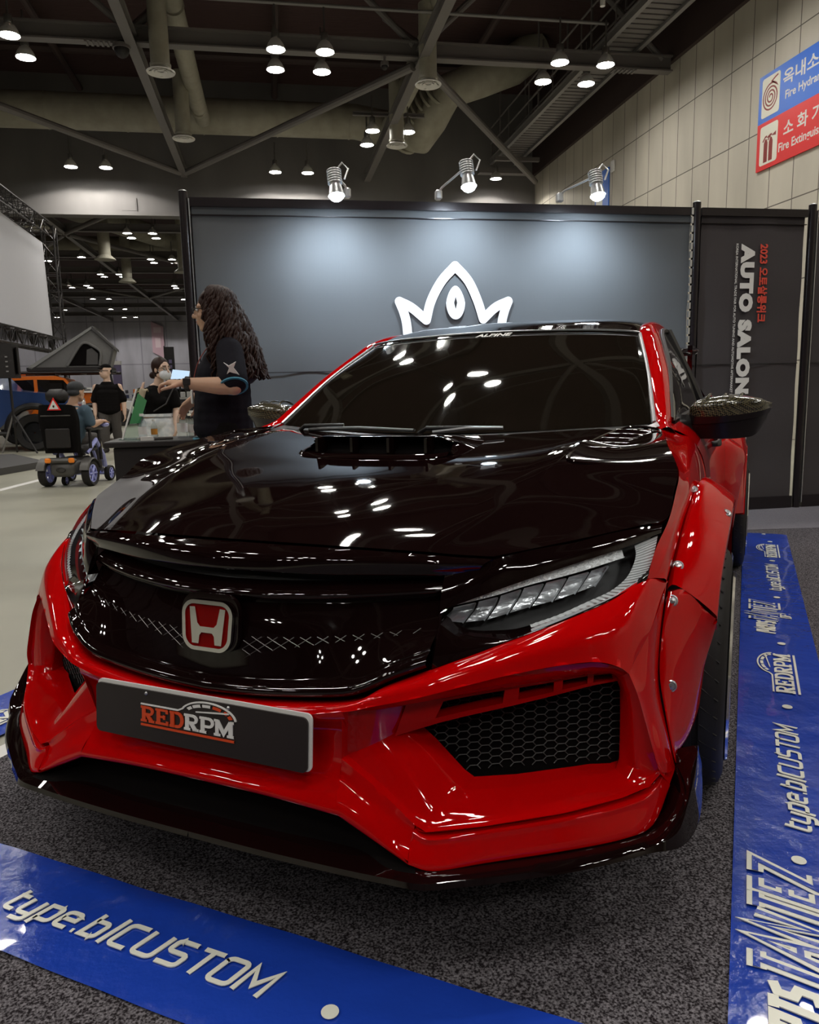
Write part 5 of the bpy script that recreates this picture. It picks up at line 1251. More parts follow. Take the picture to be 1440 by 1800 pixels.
for sh, el in ((shL, elL), (shR, elR)):
    mb = MB(); s_, e_ = Vector(sh), Vector(el); d = (e_-s_).normalized(); c = s_.lerp(e_, .82)+d*.040; q = d.to_track_quat('Z', 'Y').to_matrix().to_4x4(); q.translation = c
    r_ = MB(); r_.lathe([(.062, -.004), (.078, -.004), (.078, .004), (.062, .004)], n=24); r_.xf(q); mb.add(r_.v, r_.f); obj('piping', mb, m_teal, t, label='teal piping at sleeve hem')
mb = MB()
mb.tube(spl([(-.012+.175*math.cos(a), .19*math.sin(a), .835) for a in [k*PI/8 for k in range(16)]], 2, True), .006, 6, closed=True); obj('piping', mb, m_teal, t, label='teal piping at shirt hem'); mb = MB(); mb.tube(spl([(-.058, .035, 1.425), (-.05, -.035, 1.425), (.03, -.07, 1.44)], 4), .007, 6)
obj('piping', mb, m_teal, t, label='teal collar edge')
mb = MB(); c_ = Vector(shL).lerp(Vector(elL), .72)+Vector((.0, -.088, .045)); fr_ = (tuple(c_), (1, 0, 0), (-.1, -.35, .93))
plate2(mb, [(-.035, .03), (-.012, .012), (.03, .035), (.012, 0), (.035, -.04), (-.012, -.022), (-.03, -.035), (-.012, 0)][::-1], fr_, .006); obj('sleeve_emblem', mb, m_white_print, t, smooth=0)
mb = MB()
for y in (-.095, .095): leg(mb, (.0, y, .88), (-.02, y*1.1, .48), (.0, y*1.1, .12), (.105, .078, .072, .062))
mb.ball((.0, 0, .90), (.135, .17, .10)); blob('trousers', mb, m_blackT, t, .011, 3)
mb = MB()
for y in (-.105, .105): shoe(mb, (.0, y, .10), (-1, 0, 0))
blob('shoes', mb, m_shoe, t, .01, 2)
mb = MB(); q = (Vector(wrL)-Vector(elL)).normalized().to_track_quat('Z', 'Y').to_matrix().to_4x4(); q.translation = Vector(wrL)-Vector(q.col[2][:3])*.015
mb.lathe([(.030, -.013), (.038, -.012), (.038, .012), (.030, .013)], n=24); mb.box((-.0, .0, 0), (.001, .001, .001)); mb.xf(q); mb.box((wrL[0]+.012, wrL[1]-.036, wrL[2]+.008), (.04, .014, .038), 0, .004); obj('wristwatch', mb, m_blk, t, label='black watch on left wrist')
mb = MB()
for s in (-1, 1):
    mb.tube([P(.104+.012*math.cos(a)*0, s*(.034+.024*math.cos(a)), .006+.018*math.sin(a)) for a in [k*PI/10 for k in range(20)]], .0022, 6, closed=True); mb.tube([P(.104, s*.058, .012), P(.0, s*.082, .01)], .0022, 6)
mb.tube([P(.104, -.010, .012), P(.108, 0, .014), P(.104, .010, .012)], .0022, 6); obj('glasses', mb, m_blk, t)
mb = MB(); mb.tube(spl([(-.03, -.075, 1.40), (-.12, -.085, 1.28), (-.165, -.05, 1.15), (-.165, 0, 1.10)], 5), .003, 6); mb.tube(spl([(-.03, .075, 1.40), (-.12, .08, 1.28), (-.165, .04, 1.15), (-.165, 0, 1.10)], 5), .003, 6); obj('lanyard', mb, M('lanyard_red', (.28, .06, .05), .6), t)
mb = MB(); mb.box((-.178, -.01, 1.075), (.012, .06, .08), 0, .004); obj('name_badge', mb, m_white_print, t)
rnd = random.Random(11); hb = MB(); f, s, u = frame_of(F); hc = Vector((-.035, 0, 1.555))
hb.ball(hc+Vector((.022, 0, .038)), (.102, .092, .100), 18, 12); hb.capsule(hc+Vector((.055, 0, 0)), .09, (.105, 0, 1.34), .105); hb.capsule((.105, 0, 1.36), .11, (.125, 0, 1.22), .085)
for y in (-.085, .085): hb.capsule(hc+Vector((.035, y*.8, -.02)), .035, (.035, y*1.5, 1.36), .05); hb.capsule((.035, y*1.5, 1.36), .05, (.05, y*1.9, 1.26), .045)
for k in range(260):
    ph = rnd.uniform(-2.05, 2.05); L = rnd.uniform(.85, 1.0); pts = []
    amp = rnd.uniform(.010, .024); w0 = rnd.uniform(0, 6); fq = rnd.uniform(22, 34)
    for j in range(19):
        q = j/18*L
        if q < .3: a = q/.3*PI*.5; r = .100*math.sin(a)+.012; z = hc.z+.04+.102*math.cos(a); cx = hc.x+.018
        else:
            v = (q-.3)/.7; r = .112+.05*v+(.045*v if abs(ph) < 1.3 else 0)+.02*math.sin(v*3); z = hc.z+.04-v*.43; cx = hc.x+.02+.055*v
        x, y = cx+r*math.cos(ph), r*math.sin(ph)*(1+.35*(max(0, q-.3)))
        wv = amp*min(1, q*3); x += wv*math.sin(fq*q+w0); y += wv*math.cos(fq*q+w0)
        pts.append((x, y, z))
    hb.tube(pts, [.006+.004*math.sin(PI*min(1, j/18*1.15)) for j in range(19)], 5)
obj('hair', hb, m_hair, t, smooth=80, weld=False, label='long dark wavy hair')

# woman with a face mask
t = thing('person', 'person in black tee, white mask and pale denim shorts beyond the counter', 'person', (-1.12, 8.0, 0)); F = (.72, -.70, 0)
B_ = .93
sk = MB(); P = head(sk, (.07, -.02, 1.335), F, .92); sk.capsule((.045, 0, 1.27), .045, (.01, 0, 1.15), .05)
torso(sk, (-.01, 0, .84), (-.005, 0, 1.04), (.005, 0, 1.17), .135, .095, (.25, -1, 0), (1.1, 1.05, 1.05, 1.0))
shR, elR, wrR = (-.145, 0, 1.11), (-.19, -.06, .935), (-.115, -.19, 1.06); shL, elL, wrL = (.155, 0, 1.10), (.185, -.02, .93), (.18, -.12, .80)
arm(sk, shR, elR, wrR, (.042, .036, .034, .024)); arm(sk, shL, elL, wrL, (.042, .036, .034, .024)); hand(sk, wrR, (.25, -.1, .9), (.6, .8, 0), 1, (1.0, 1.2, .8), .92, .3, ext=(0, 1)); hand(sk, wrL, (.0, -.35, -.9), (-1, 0, 0), 1, (.3, .35, .3), .92)
for x in (-.08, .08): leg(sk, (x-.01, 0, .76), (x*1.1, -.01, .42), (x*1.1, .02, .08), (.085, .055, .05, .034))
blob('body', sk, m_skin2, t, .008, 2); face_parts(P, t, .92, False)
mb = MB(); torso(mb, (-.01, 0, .92), (-.003, 0, 1.05), (.005, 0, 1.16), .155, .115, (.25, -1, 0), (1.0, 1.08, .97, 1.02)); mb.ball((.03, -.085, 1.02), (.10, .05, .06)); mb.ball((-.06, -.075, 1.02), (.08, .05, .06))
for sh, el in ((shR, elR), (shL, elL)): mb.capsule(sh, .060, Vector(sh).lerp(Vector(el), .62), .058)
blob('tee_shirt', mb, m_blackT, t, .01, 9)
mb = MB(); mb.ball((-.01, 0, .82), (.165, .125, .10), 18, 10)
for x in (-.085, .085): mb.capsule((x-.01, 0, .79), .10, (x*1.12-.01, -.005, .70), .098, 16)
blob('denim_shorts', mb, m_denim, t, .01, 2)
mb = MB(); mb.lathe([(.16, -.008), (.166, -.008), (.166, .02), (.16, .02)], (-.01, 0, .885), n=28); mb.v = [(x, y*.76, z) for x, y, z in mb.v]; obj('waistband', mb, m_denim, t)
mb = MB(); shoe(mb, (-.088, .02, .1), (.1, -1, 0), .14); shoe(mb, (.088, .02, .1), (.1, -1, 0), .14); blob('shoes', mb, m_shoe, t, .01, 2)
mb = MB(); f, s, u = frame_of(F); R = Matrix((f, s, u)).transposed(); mb.ball(P(.052, 0, -.052), (.056, .062, .056), 16, 10, R); mb.tube([P(.04, .055, -.03), P(-.008, .074, .0)], .003, 5); mb.tube([P(.04, -.055, -.03), P(-.008, -.074, .0)], .003, 5); obj('face_mask', mb, m_mask, t, smooth=60)
mb = MB()
for q in (-1, 1): mb.tube([P(.098, q*(.034+.022*math.cos(a)), .006+.017*math.sin(a)) for a in [k*PI/8 for k in range(16)]], .002, 5, closed=True); mb.tube([P(.098, q*.056, .01), P(.0, q*.08, .01)], .002, 5)
obj('glasses', mb, m_blk, t)
mb = MB(); mb.ball(P(-.028, 0, .038), (.096, .080, .094), 18, 12, R); mb.ball(P(-.03, 0, -.01), (.08, .076, .08), 16, 10, R); mb.ball(P(-.155, 0, -.055), (.038, .036, .036), 12, 8); mb.capsule(P(-.09, 0, -.03), .04, P(-.145, 0, -.05), .025); blob('hair', mb, m_hair, t, .009, 2, 'dark hair tied in a low bun')
mb = MB(); mb.tube([(.17, -.05, 1.15), (.10, -.13, 1.0), (-.02, -.14, .93)], .008, 6); mb.box((-.19, -.07, .87), (.05, .09, .12), .2, .02); obj('wrist_pouch', mb, m_blk, t)

# heavy-set man walking
t = thing('person', 'person with cap and glasses in black tee and grey trousers walking at left', 'person', (-3.10, 15.7, 0)); F = (-.75, -.65, 0)
sk = MB(); P = head(sk, (-.005, -.02, 1.555), F, 1.12); sk.ball(P(.03, 0, -.05), .085, 12, 9); sk.capsule((.0, 0, 1.50), .06, (.0, 0, 1.34), .065); torso(sk, (.0, 0, .88), (.0, 0, 1.16), (.0, 0, 1.36), .17, .13, (-.2, -1, 0), (1.1, 1.1, 1.05, 1.1))
shR, elR, wrR = (-.215, 0, 1.26), (-.255, .02, .98), (-.245, -.08, .74); shL, elL, wrL = (.215, 0, 1.26), (.27, .03, .98), (.285, -.03, .74)
arm(sk, shR, elR, wrR, (.06, .05, .045, .033)); arm(sk, shL, elL, wrL, (.06, .05, .045, .033)); hand(sk, wrR, (.05, -.1, -1), (1, 0, 0), -1, (.4, .4, .3)); hand(sk, wrL, (.05, -.1, -1), (-1, 0, 0), 1, (.4, .4, .3))
leg(sk, (-.09, 0, .85), (-.10, -.05, .46), (-.11, -.02, .09)); leg(sk, (.10, 0, .85), (.10, .06, .46), (.09, .18, .11)); blob('body', sk, m_skin2, t, .010, 2); face_parts(P, t, 1.12)
mb = MB(); torso(mb, (.0, 0, .82), (.0, 0, 1.14), (.0, 0, 1.35), .215, .17, (-.2, -1, 0), (1.1, 1.05, 1.02, 1.05))
for sh, el in ((shR, elR), (shL, elL)): mb.capsule(Vector(sh)+Vector((-.03*(1 if sh[0] > 0 else -1), 0, -.01)), .072, Vector(sh).lerp(Vector(el), .85), .082)
blob('tee_shirt', mb, m_blackT, t, .012, 10)
mb = MB(); mb.ball((0, 0, .82), (.20, .15, .12)); leg(mb, (-.09, 0, .80), (-.10, -.05, .46), (-.11, -.02, .13), (.115, .09, .085, .07)); leg(mb, (.10, 0, .80), (.10, .06, .46), (.09, .18, .14), (.115, .09, .085, .07)); blob('trousers', mb, m_grayP, t, .012, 3)
mb = MB(); shoe(mb, (-.11, -.02, .1), (-.2, -1, 0)); shoe(mb, (.09, .18, .1), (-.1, -1, 0)); blob('shoes', mb, m_shoe, t, .01, 2)
mb = MB(); f, s, u = frame_of(F); R = Matrix((f, s, u)).transposed(); mb.ball(P(-.012, 0, .075), (.102, .084, .06), 16, 10, R); mb.ball(P(.09, 0, .055), (.06, .06, .012), 14, 6, R); mb.ball(P(-.05, 0, .01), (.07, .08, .06), 14, 8, R); blob('cap', mb, m_blackT, t, .01, 2)
mb = MB()
for q in (-1, 1): mb.tube([P(.105, q*(.034+.024*math.cos(a)), .006+.018*math.sin(a)) for a in [k*PI/8 for k in range(16)]], .004, 5, closed=True); mb.tube([P(.105, q*.058, .01), P(.0, q*.086, .01)], .004, 5)
obj('glasses', mb, m_blk, t)

# powered wheelchair seen from behind, with its user
m_wcg = M('chair_grey', (.10, .094, .088), .4, .2); m_amber = M('amber_lens', (.75, .20, .02), .3, emit=(1, .3, .02), es=.1); m_lilac = M('lilac_rim', (.36, .38, .75), .3, .3)
wc = thing('power_wheelchair', 'black powered wheelchair with tall headrest and lilac wheel rims seen from behind', 'wheelchair', (-2.50, 9.95, 0), math.radians(-12))
mb = MB(); mb.box((0, .12, .25), (.34, .55, .20), 0, .05); mb.box((0, -.13, .22), (.30, .10, .18), 0, .04); mb.box((0, -.16, .33), (.38, .08, .07), 0, .03); obj('base_cover', mb, m_wcg, wc, smooth=50)
mb = MB(); mb.lathe([(.055, 0), (.06, .006), (.05, .012)], n=24, axis='y'); mb.v = [(x, -.185-y, .22+z*.6) for x, y, z in mb.v]; obj('base_emblem', mb, m_blk, wc)
for x in (-.145, .145): mb = MB(); mb.box((x, -.205, .335), (.075, .03, .06), 0, .015); obj('tail_light', mb, m_amber, wc, label='amber tail light')
for x, y, r, w in ((-.27, .0, .155, .10), (.27, .0, .155, .10), (-.26, .58, .10, .07), (.26, .58, .10, .07), (-.10, .10, .06, .05)):
    mb = MB(); h = w/2; mb.lathe([(r*.72, -h*.7), (r*.93, -h), (r, -h*.5), (r, h*.5), (r*.93, h), (r*.72, h*.7)], (0, 0, 0), 'x', 32); wo = obj('drive_wheel' if r > .12 else 'caster_wheel', mb, m_rub, wc, (x, y, r))
    mb = MB(); mb.lathe([(r*.72, -h*.7), (r*.62, -h*.72), (r*.62, h*.72), (r*.72, h*.7)], (0, 0, 0), 'x', 32)
    for k in range(6):
        a = k*PI/3
        for sd in (-1, 1): mb.tube([(sd*h*.6, r*.12*math.cos(a), r*.12*math.sin(a)), (sd*h*.7, r*.66*math.cos(a), r*.66*math.sin(a))], r*.08, 6)
    mb.lathe([(r*.2, -h*.75), (r*.2, h*.75)], (0, 0, 0), 'x', 16, True); obj('wheel_rim', mb, m_lilac, wo)
for x in (-.27, .27):
    mb = MB(); mb.lathe([(.17, -.06), (.185, -.05), (.185, .05), (.17, .06)], (x, .0, .165), 'x', 20, a0=.25, a1=PI-.25); mb.v = [(a, b, c) for a, b, c in mb.v]; obj('mudguard', mb, m_wcg, wc)
mb = MB(); mb.box((0, .20, .46), (.46, .48, .10), 0, .04); obj('seat', mb, m_blk, wc, smooth=50)
mb = MB(); mb.surf([[(-.20, -.10, .42), (-.22, -.12, .6), (-.235, -.14, .82), (-.21, -.16, .98)], [(-.16, -.15, .42), (-.16, -.17, .6), (-.17, -.20, .82), (-.15, -.2, 1.0)], [(.16, -.15, .42), (.16, -.17, .6), (.17, -.20, .82), (.15, -.2, 1.0)], [(.20, -.10, .42), (.22, -.12, .6), (.235, -.14, .82), (.21, -.16, .98)], [(.18, -.04, .42), (.18, -.06, .6), (.19, -.08, .82), (.17, -.1, .97)], [(-.18, -.04, .42), (-.18, -.06, .6), (-.19, -.08, .82), (-.17, -.1, .97)]], 4, 4, cv=True); br_ = obj('backrest', mb, m_blackT, wc, smooth=50)
mb = MB(); mb.tube([(-.18, -.205, .87), (.18, -.205, .87)], .008, 6); obj('reflective_strip', mb, m_wcg, br_); mb = MB(); mb.box((0, -.19, .6), (.30, .03, .24), 0, .015); obj('back_pocket', mb, m_blk, br_)
mb = MB(); mb.box((0, -.12, 1.10), (.27, .13, .17), 0, .05); hr = obj('headrest', mb, m_blk, wc, smooth=50); mb = MB(); mb.tube([(0, -.14, .9), (0, -.14, 1.05)], .02, 8); obj('headrest_stem', mb, m_blk, hr)
mb = MB(); tri = ((0, -.215, .985), (1, 0, 0), (0, 0, 1)); plate2(mb, [(-.085, -.05), (.085, -.05), (0, .10)], tri, .006); so = obj('warning_triangle', mb, m_redsign, wc, smooth=0, label='red edged warning triangle'); mb = MB(); plate2(mb, [(-.06, -.036), (.06, -.036), (0, .072)], ((0, -.222, .985), (1, 0, 0), (0, 0, 1)), .003); ti = obj('triangle_field', mb, m_white_print, so, smooth=0)
mb = MB(); plate2(mb, rrect2(.022, .028, .008, 3, 0, -.004), ((0, -.226, .985), (1, 0, 0), (0, 0, 1)), .002); obj('triangle_mark', mb, m_blk, so, smooth=0)
for x in (-.28, .28): mb = MB(); mb.box((x, .20, .70), (.08, .40, .05), 0, .02); mb.tube([(x, .05, .46), (x, .05, .69)], .018, 8); mb.tube([(x, .32, .30), (x, .30, .69)], .02, 8); obj('armrest', mb, m_blk, wc)
mb = MB(); mb.box((.30, .42, .73), (.10, .14, .05), 0, .015); mb.tube([(.30, .42, .75), (.30, .42, .80)], .01, 8); obj('joystick', mb, m_lilac, wc)
for x in (-.12, .12): mb = MB(); mb.tube([(x, .44, .44), (x, .55, .25), (x, .6, .10)], .02, 8); mb.box((x, .66, .09), (.14, .2, .02)); obj('footrest', mb, m_lilac, wc)
mb = MB(); mb.tube([(.20, .1, .4), (.26, .25, .55), (.27, .4, .35), (.24, .5, .2)], .03, 8); mb.tube([(-.20, .1, .4), (-.26, .25, .55), (-.27, .4, .35), (-.24, .5, .2)], .03, 8); obj('side_frame', mb, m_lilac, wc)
t = thing('person', 'person in slate blue tee and dark cap seated in the powered wheelchair', 'person', (-2.50, 9.95, 0), math.radians(-12)); F = (.35, .95, 0)
sk = MB(); P = head(sk, (.13, .12, 1.14), F, 1.0); sk.capsule((.11, .10, 1.08), .055, (.08, .06, .97), .06); torso(sk, (.0, .10, .56), (.06, .07, .84), (.08, .07, .98), .165, .12, (0, 1, 0), (1.1, 1, 1, 1.05))
shR, elR, wrR = (.245, .06, .92), (.285, .10, .74), (.31, .33, .775); shL, elL, wrL = (-.13, .06, .92), (-.22, .12, .74), (-.15, .34, .72)
arm(sk, shR, elR, wrR, (.055, .05, .044, .032)); arm(sk, shL, elL, wrL); hand(sk, wrR, (-.02, 1, .1), (0, 0, -1), -1, (.5, .7, .5)); hand(sk, wrL, (.1, 1, 0), (0, 0, -1), 1)
for x in (-.10, .10): leg(sk, (x, .12, .57), (x*1.2, .52, .55), (x, .60, .16))
blob('body', sk, m_skin, t, .009, 2); face_parts(P, t)
mb = MB(); torso(mb, (.0, .10, .56), (.06, .07, .82), (.08, .07, .97), .185, .14, (0, 1, 0), (1.05, 1.05, 1.0, 1.05))
for sh, el in ((shR, elR), (shL, elL)): mb.capsule(sh, .075, Vector(sh).lerp(Vector(el), .8), .07)
blob('tee_shirt', mb, m_bluT, t, .011, 8)
mb = MB()
for x in (-.10, .10): leg(mb, (x, .12, .57), (x*1.2, .52, .55), (x, .60, .19), (.10, .08, .075, .06))
blob('trousers', mb, m_grayP, t, .012, 2); mb = MB(); shoe(mb, (-.1, .60, .15), (0, 1, 0), .12); shoe(mb, (.1, .60, .15), (0, 1, 0), .12); mb.v = [(x, y, z+.10) for x, y, z in mb.v]; blob('shoes', mb, m_shoe, t, .01, 2)
mb = MB(); f, s, u = frame_of(F); R = Matrix((f, s, u)).transposed(); mb.ball(P(-.012, 0, .065), (.108, .09, .075), 16, 10, R); mb.ball(P(.10, 0, .05), (.06, .06, .012), 14, 6, R); mb.ball(P(-.045, 0, .0), (.075, .082, .05), 14, 8, R); blob('cap', mb, M('charcoal_cap', (.03, .032, .036), .8), t, .01, 2)
# ================================================================ counter and the things on it
t = thing('display_counter', 'black display counter with samples between the car and the booth wall end', 'counter', (-.70, 5.03, 0))
mb = MB(); mb.box((0, 0, .39), (.50, .40, .78), 0, .005); obj('cabinet', mb, m_blk, t, smooth=0); mb = MB(); mb.box((0, 0, .80), (.60, .46, .035), 0, .006); obj('worktop', mb, m_blk, t, smooth=0)
CT = .8176
m_clear = glass('acrylic', (.82, .90, .86)); m_green = M('green_print', (.10, .42, .16), .5); m_bottle = glass('clear_bottle', (.85, .87, .88)); m_amberliq = M('amber_drink', (.6, .25, .04), .2)
t = thing('sign_holder', 'leaning clear acrylic sign holder with green print on the counter', 'sign holder', (-.93, 5.03, CT))
ux_, uy_ = Vector((.55, .80, 0)).normalized(), Vector((.33, -.05, .94)).normalized()
mb = MB(); plate2(mb, [(0, 0), (.13, 0), (.13, .33), (0, .33)], ((0, 0, .004), ux_, uy_), .005); obj('acrylic_sheet', mb, m_clear, t, smooth=0)
mb = MB(); plate2(mb, [(.02, .10), (.11, .10), (.115, .25), (.02, .30)], ((.004, -.004, .004), ux_, uy_), .001); obj('green_leaflet', mb, m_green, t, smooth=0)
mb = MB(); ribbon(mb, [(.0, 0), (.0, .33)], .007, ((-.002, -.001, .004), ux_, uy_), .007); obj('bright_edge', mb, m_white_print, t, smooth=0)
mb = MB(); plate2(mb, [(0, 0), (.16, 0), (.16, .07), (0, .07)], ((-.02, -.03, .0), (.95, -.1, 0), (.1, .95, 0)), .004); obj('foot', mb, m_clear, t, smooth=0)
def bottle(x, y, h, r, label, cap=True, liq=None):
    b = thing('bottle', label, 'bottle', (x, y, CT))
    mb = MB(); mb.lathe([(.002, 0), (r, 0), (r, h*.6), (r*.85, h*.7), (r*.4, h*.82), (r*.38, h*.93), (r*.34, h*.93)], n=20); obj('bottle_body', mb, m_bottle, b)
    mb = MB(); mb.lathe([(r*.93, h*.2), (r*1.02, h*.2), (r*1.02, h*.5), (r*.93, h*.5)], n=20); obj('bottle_label', mb, liq or m_white_print, b)
    if cap: mb = MB(); mb.lathe([(r*.5, h*.9), (r*.5, h*1.0), (.001, h*1.0)], n=16); obj('bottle_cap', mb, m_white_print, b)
bottle(-.80, 5.0, .16, .026, 'clear pump bottle beside the leaning acrylic sign'); bottle(-.745, 5.10, .12, .02, 'small amber labelled bottle behind the pump bottle', True, m_amberliq)
bottle(-.562, 5.02, .19, .032, 'clear bottle gripped under the hand of the long-haired person'); bottle(-.505, 5.05, .17, .025, 'slim clear bottle next to the gripped bottle'); bottle(-.53, 5.16, .15, .024, 'clear bottle at the back of the counter right end')
mb = MB(); mb.box((0, 0, .012), (.075, .02, .024)); tag(obj('price_card', mb, m_white_print, None, (-.755, 4.86, CT)), 'small white card standing on the counter front edge', 'card')
mb = MB(); mb.box((0, 0, .008), (.11, .06, .016), .1, .004); tag(obj('phone', mb, m_grayP, None, (-.665, 4.92, CT)), 'dark phone lying on the counter', 'phone')
mb = MB()
for k in range(14): mb.ball((.04*math.sin(k*2.1), .03*math.cos(k*1.3), .01+.014*k), .006, 8, 6)
mb.tube([(.04*math.sin(k*2.1/2), .03*math.cos(k*1.3/2), .01+.007*k) for k in range(28)], .0015, 5)
tag(obj('fairy_lights', mb, emitter('warm_bulbs', (1, .8, .35), 4), None, (-.455, 5.12, CT)), 'small string of warm fairy lights at the counter right end', 'fairy lights', kind='thing')

# ================================================================ far side of the hall
m_trk = M('truck_blue', (.015, .045, .16), .3, 0, .8); m_orng = M('offroad_orange', (.75, .16, .01), .35, 0, .6); m_canvas = M('tent_canvas', (.15, .145, .14), .9); m_canvas2 = M('tent_canvas_dark', (.07, .066, .065), .9)
def offwheel(parent, x, y, r, w, axis='y'):
    mb = MB(); h = w/2; mb.lathe([(r*.6, -h*.8), (r*.9, -h), (r, -h*.7), (r, h*.7), (r*.9, h), (r*.6, h*.8)], (0, 0, 0), axis, 28); o = obj('wheel', mb, m_rub, parent, (x, y, r))
    mb = MB(); mb.lathe([(r*.6, -h*.8), (r*.5, -h*.4), (.02, -h*.5), (.02, h*.5), (r*.5, h*.4), (r*.6, h*.8)], (0, 0, 0), axis, 20); obj('rim', mb, m_rim, o)
    return o
trk = thing('pickup_truck', 'blue pickup truck with flared black wheel arch at the left edge', 'truck', (-5.35, 17.65, 0), math.radians(3))
sideo = [(-2.2, .45), (-.2, .45), (.0, .62), (.12, .80), (.35, .92), (.65, .92), (.88, .80), (.95, .6), (1.15, .55), (1.25, .75), (1.22, 1.05), (1.05, 1.14), (.25, 1.22), (-.05, 1.26), (-.45, 1.74), (-.7, 1.80), (-1.7, 1.80), (-2.0, 1.74), (-2.2, 1.25)]
mb = MB(); mb.prism([(x, -.85, z) for x, z in sideo], (0, 1.7, 0)); obj('body', mb, m_trk, trk, smooth=25)
mb = MB(); mb.prism([(-.12, -.865, 1.26), (-.47, -.865, 1.66), (-.95, -.865, 1.70), (-.95, -.865, 1.26)], (0, .02, 0)); mb.prism([(-1.02, -.865, 1.26), (-1.02, -.865, 1.70), (-1.7, -.865, 1.68), (-1.85, -.865, 1.26)], (0, .02, 0)); obj('side_window', mb, m_tint, trk, smooth=0)
mb = MB(); mb.box((-.55, -.862, .9), (.012, .02, .75)); mb.box((-.42, -.875, 1.12), (.2, .03, .035), 0, .01); obj('door_seam', mb, m_blk, trk)
mb = MB(); mb.tube([(.50+.50*math.cos(a), -.88, .42+.50*math.sin(a)) for a in [PI*(k/14*1.1-.05) for k in range(15)]], .07, 8); obj('wheel_arch', mb, m_plast, trk)
offwheel(trk, .5, -.80, .38, .28); offwheel(trk, .5, .80, .38, .28); offwheel(trk, -1.7, -.8, .38, .28)
mb = MB(); mb.box((1.27, 0, .62), (.16, 1.7, .26), 0, .05); obj('bumper', mb, m_plast, trk)
for y in (-.6, .6): mb = MB(); mb.box((1.21, y, .93), (.08, .35, .16), 0, .03); obj('headlamp', mb, m_crystal, trk)
mb = MB(); mb.tube([(-2.0, -.95, .38), (.0, -.95, .38)], .04, 8); obj('side_step', mb, m_plast, trk)
mb = MB(); fit = ((-.75, -.872, .80), (1, 0, 0), (0, 0, 1)); plate2(mb, [(0, .0), (.09, .09), (0, .18), (-.09, .09)], fit, .004); obj('door_sticker', mb, m_redsign, trk, smooth=0, label='red diamond sticker')
# orange off-roader with a rack and roof tent
org = thing('offroad_vehicle', 'orange off-road vehicle with roof rack behind the blue truck', 'vehicle', (-4.75, 20.2, 0), math.radians(6))
so_ = [(-1.6, .5), (-.1, .5), (.1, .8), (.4, .9), (.75, .8), (.9, .55), (1.05, .6), (1.08, 1.05), (.95, 1.14), (.15, 1.18), (-.1, 1.52), (-.3, 1.58), (-1.5, 1.58), (-1.6, 1.45)]
mb = MB(); mb.prism([(x, -.8, z) for x, z in so_], (0, 1.6, 0)); obj('body', mb, m_orng, org, smooth=25)
mb = MB(); mb.prism([(.08, -.815, 1.20), (-.14, -.815, 1.48), (-.7, -.815, 1.50), (-.7, -.815, 1.20)], (0, .02, 0)); mb.prism([(-.78, -.815, 1.20), (-.78, -.815, 1.5), (-1.45, -.815, 1.48), (-1.45, -.815, 1.2)], (0, .02, 0)); obj('side_window', mb, m_tint, org, smooth=0)
mb = MB(); mb.box((.35, -.75, 1.20), (.6, .25, .05)); mb.box((.6, -.815, 1.02), (.34, .02, .10)); mb.box((1.0, .0, 1.22), (.2, 1.2, .04)); obj('white_stripe', mb, m_wht, org)
offwheel(org, .42, -.72, .38, .28); offwheel(org, -1.2, -.72, .38, .28); offwheel(org, .42, .72, .38, .28)
mb = MB(); mb.box((1.12, 0, .62), (.14, 1.5, .22), 0, .03); obj('bumper', mb, m_plast, org)
mb = MB(); mb.tube([(.42+.46*math.cos(a), -.82, .42+.46*math.sin(a)) for a in [PI*(k/14*1.1-.05) for k in range(15)]], .06, 8); obj('wheel_arch', mb, m_plast, org)
mb = MB()
for y in (-.72, .72): mb.tube([(-1.7, y, 1.66), (1.05, y, 1.66)], .035, 8)
for x in (-1.6, -1.0, -.4, .2, .9): mb.tube([(x, -.72, 1.66), (x, .72, 1.66)], .03, 8)
for x in (-1.4, -.3): 
    for y in (-.72, .72): mb.tube([(x, y, 1.56), (x, y, 1.66)], .02, 6)
mb.tube([(.9, -.72, 1.66), (.98, -.7, 1.1)], .025, 6); obj('roof_rack', mb, m_blk, org)
mb = MB(); mb.box((-1.2, -.7, 1.625), (.5, .05, .05)); obj('rack_marker', mb, m_orng, org)
tn = thing('roof_tent', 'grey wedge-shaped rooftop tent opened on the orange off-road vehicle', 'tent', (-4.75, 20.1, 1.76), math.radians(6))
A_, B_, C_, D_ = (-.85, 0), (.62, .92), (1.02, .44), (.88, 0)
for y0, y1, nm, mt in ((-.62, .62, 'canvas', m_canvas),):
    mb = MB(); mb.prism([(x, y0, z) for x, z in (A_, B_, C_, D_)], (0, y1-y0, 0)); obj(nm, mb, mt, tn, smooth=0)
mb = MB(); mb.prism([(-.88, -.66, .02), (.60, -.66, .97), (.66, -.66, .95), (-.80, -.66, -.02)], (0, 1.32, 0)); obj('hard_lid', mb, M('tent_lid', (.24, .24, .23), .5), tn, smooth=0)
mb = MB(); mb.prism([(-.9, -.66, -.06), (.95, -.66, -.06), (.95, -.66, .02), (-.9, -.66, .02)], (0, 1.32, 0)); obj('tent_base', mb, m_blk, tn, smooth=0)
mb = MB(); op = [(-.02, .05), (.28, .50), (.42, .58), (.56, .52), (.74, .36), (.70, .05)]; mb.prism([(x, -.632, z) for x, z in op], (0, .012, 0)); obj('door_opening', mb, m_void, tn, smooth=0)
mb = MB(); mb.tube(spl([(x, -.64, z) for x, z in op], 4), .03, 6); obj('door_edge', mb, m_canvas, tn); mb = MB(); mb.prism([(.40, -.638, .07), (.44, -.638, .42), (.55, -.638, .46), (.68, -.638, .33), (.66, -.638, .07)], (0, .008, 0)); obj('mesh_panel', mb, m_canvas2, tn, smooth=0)
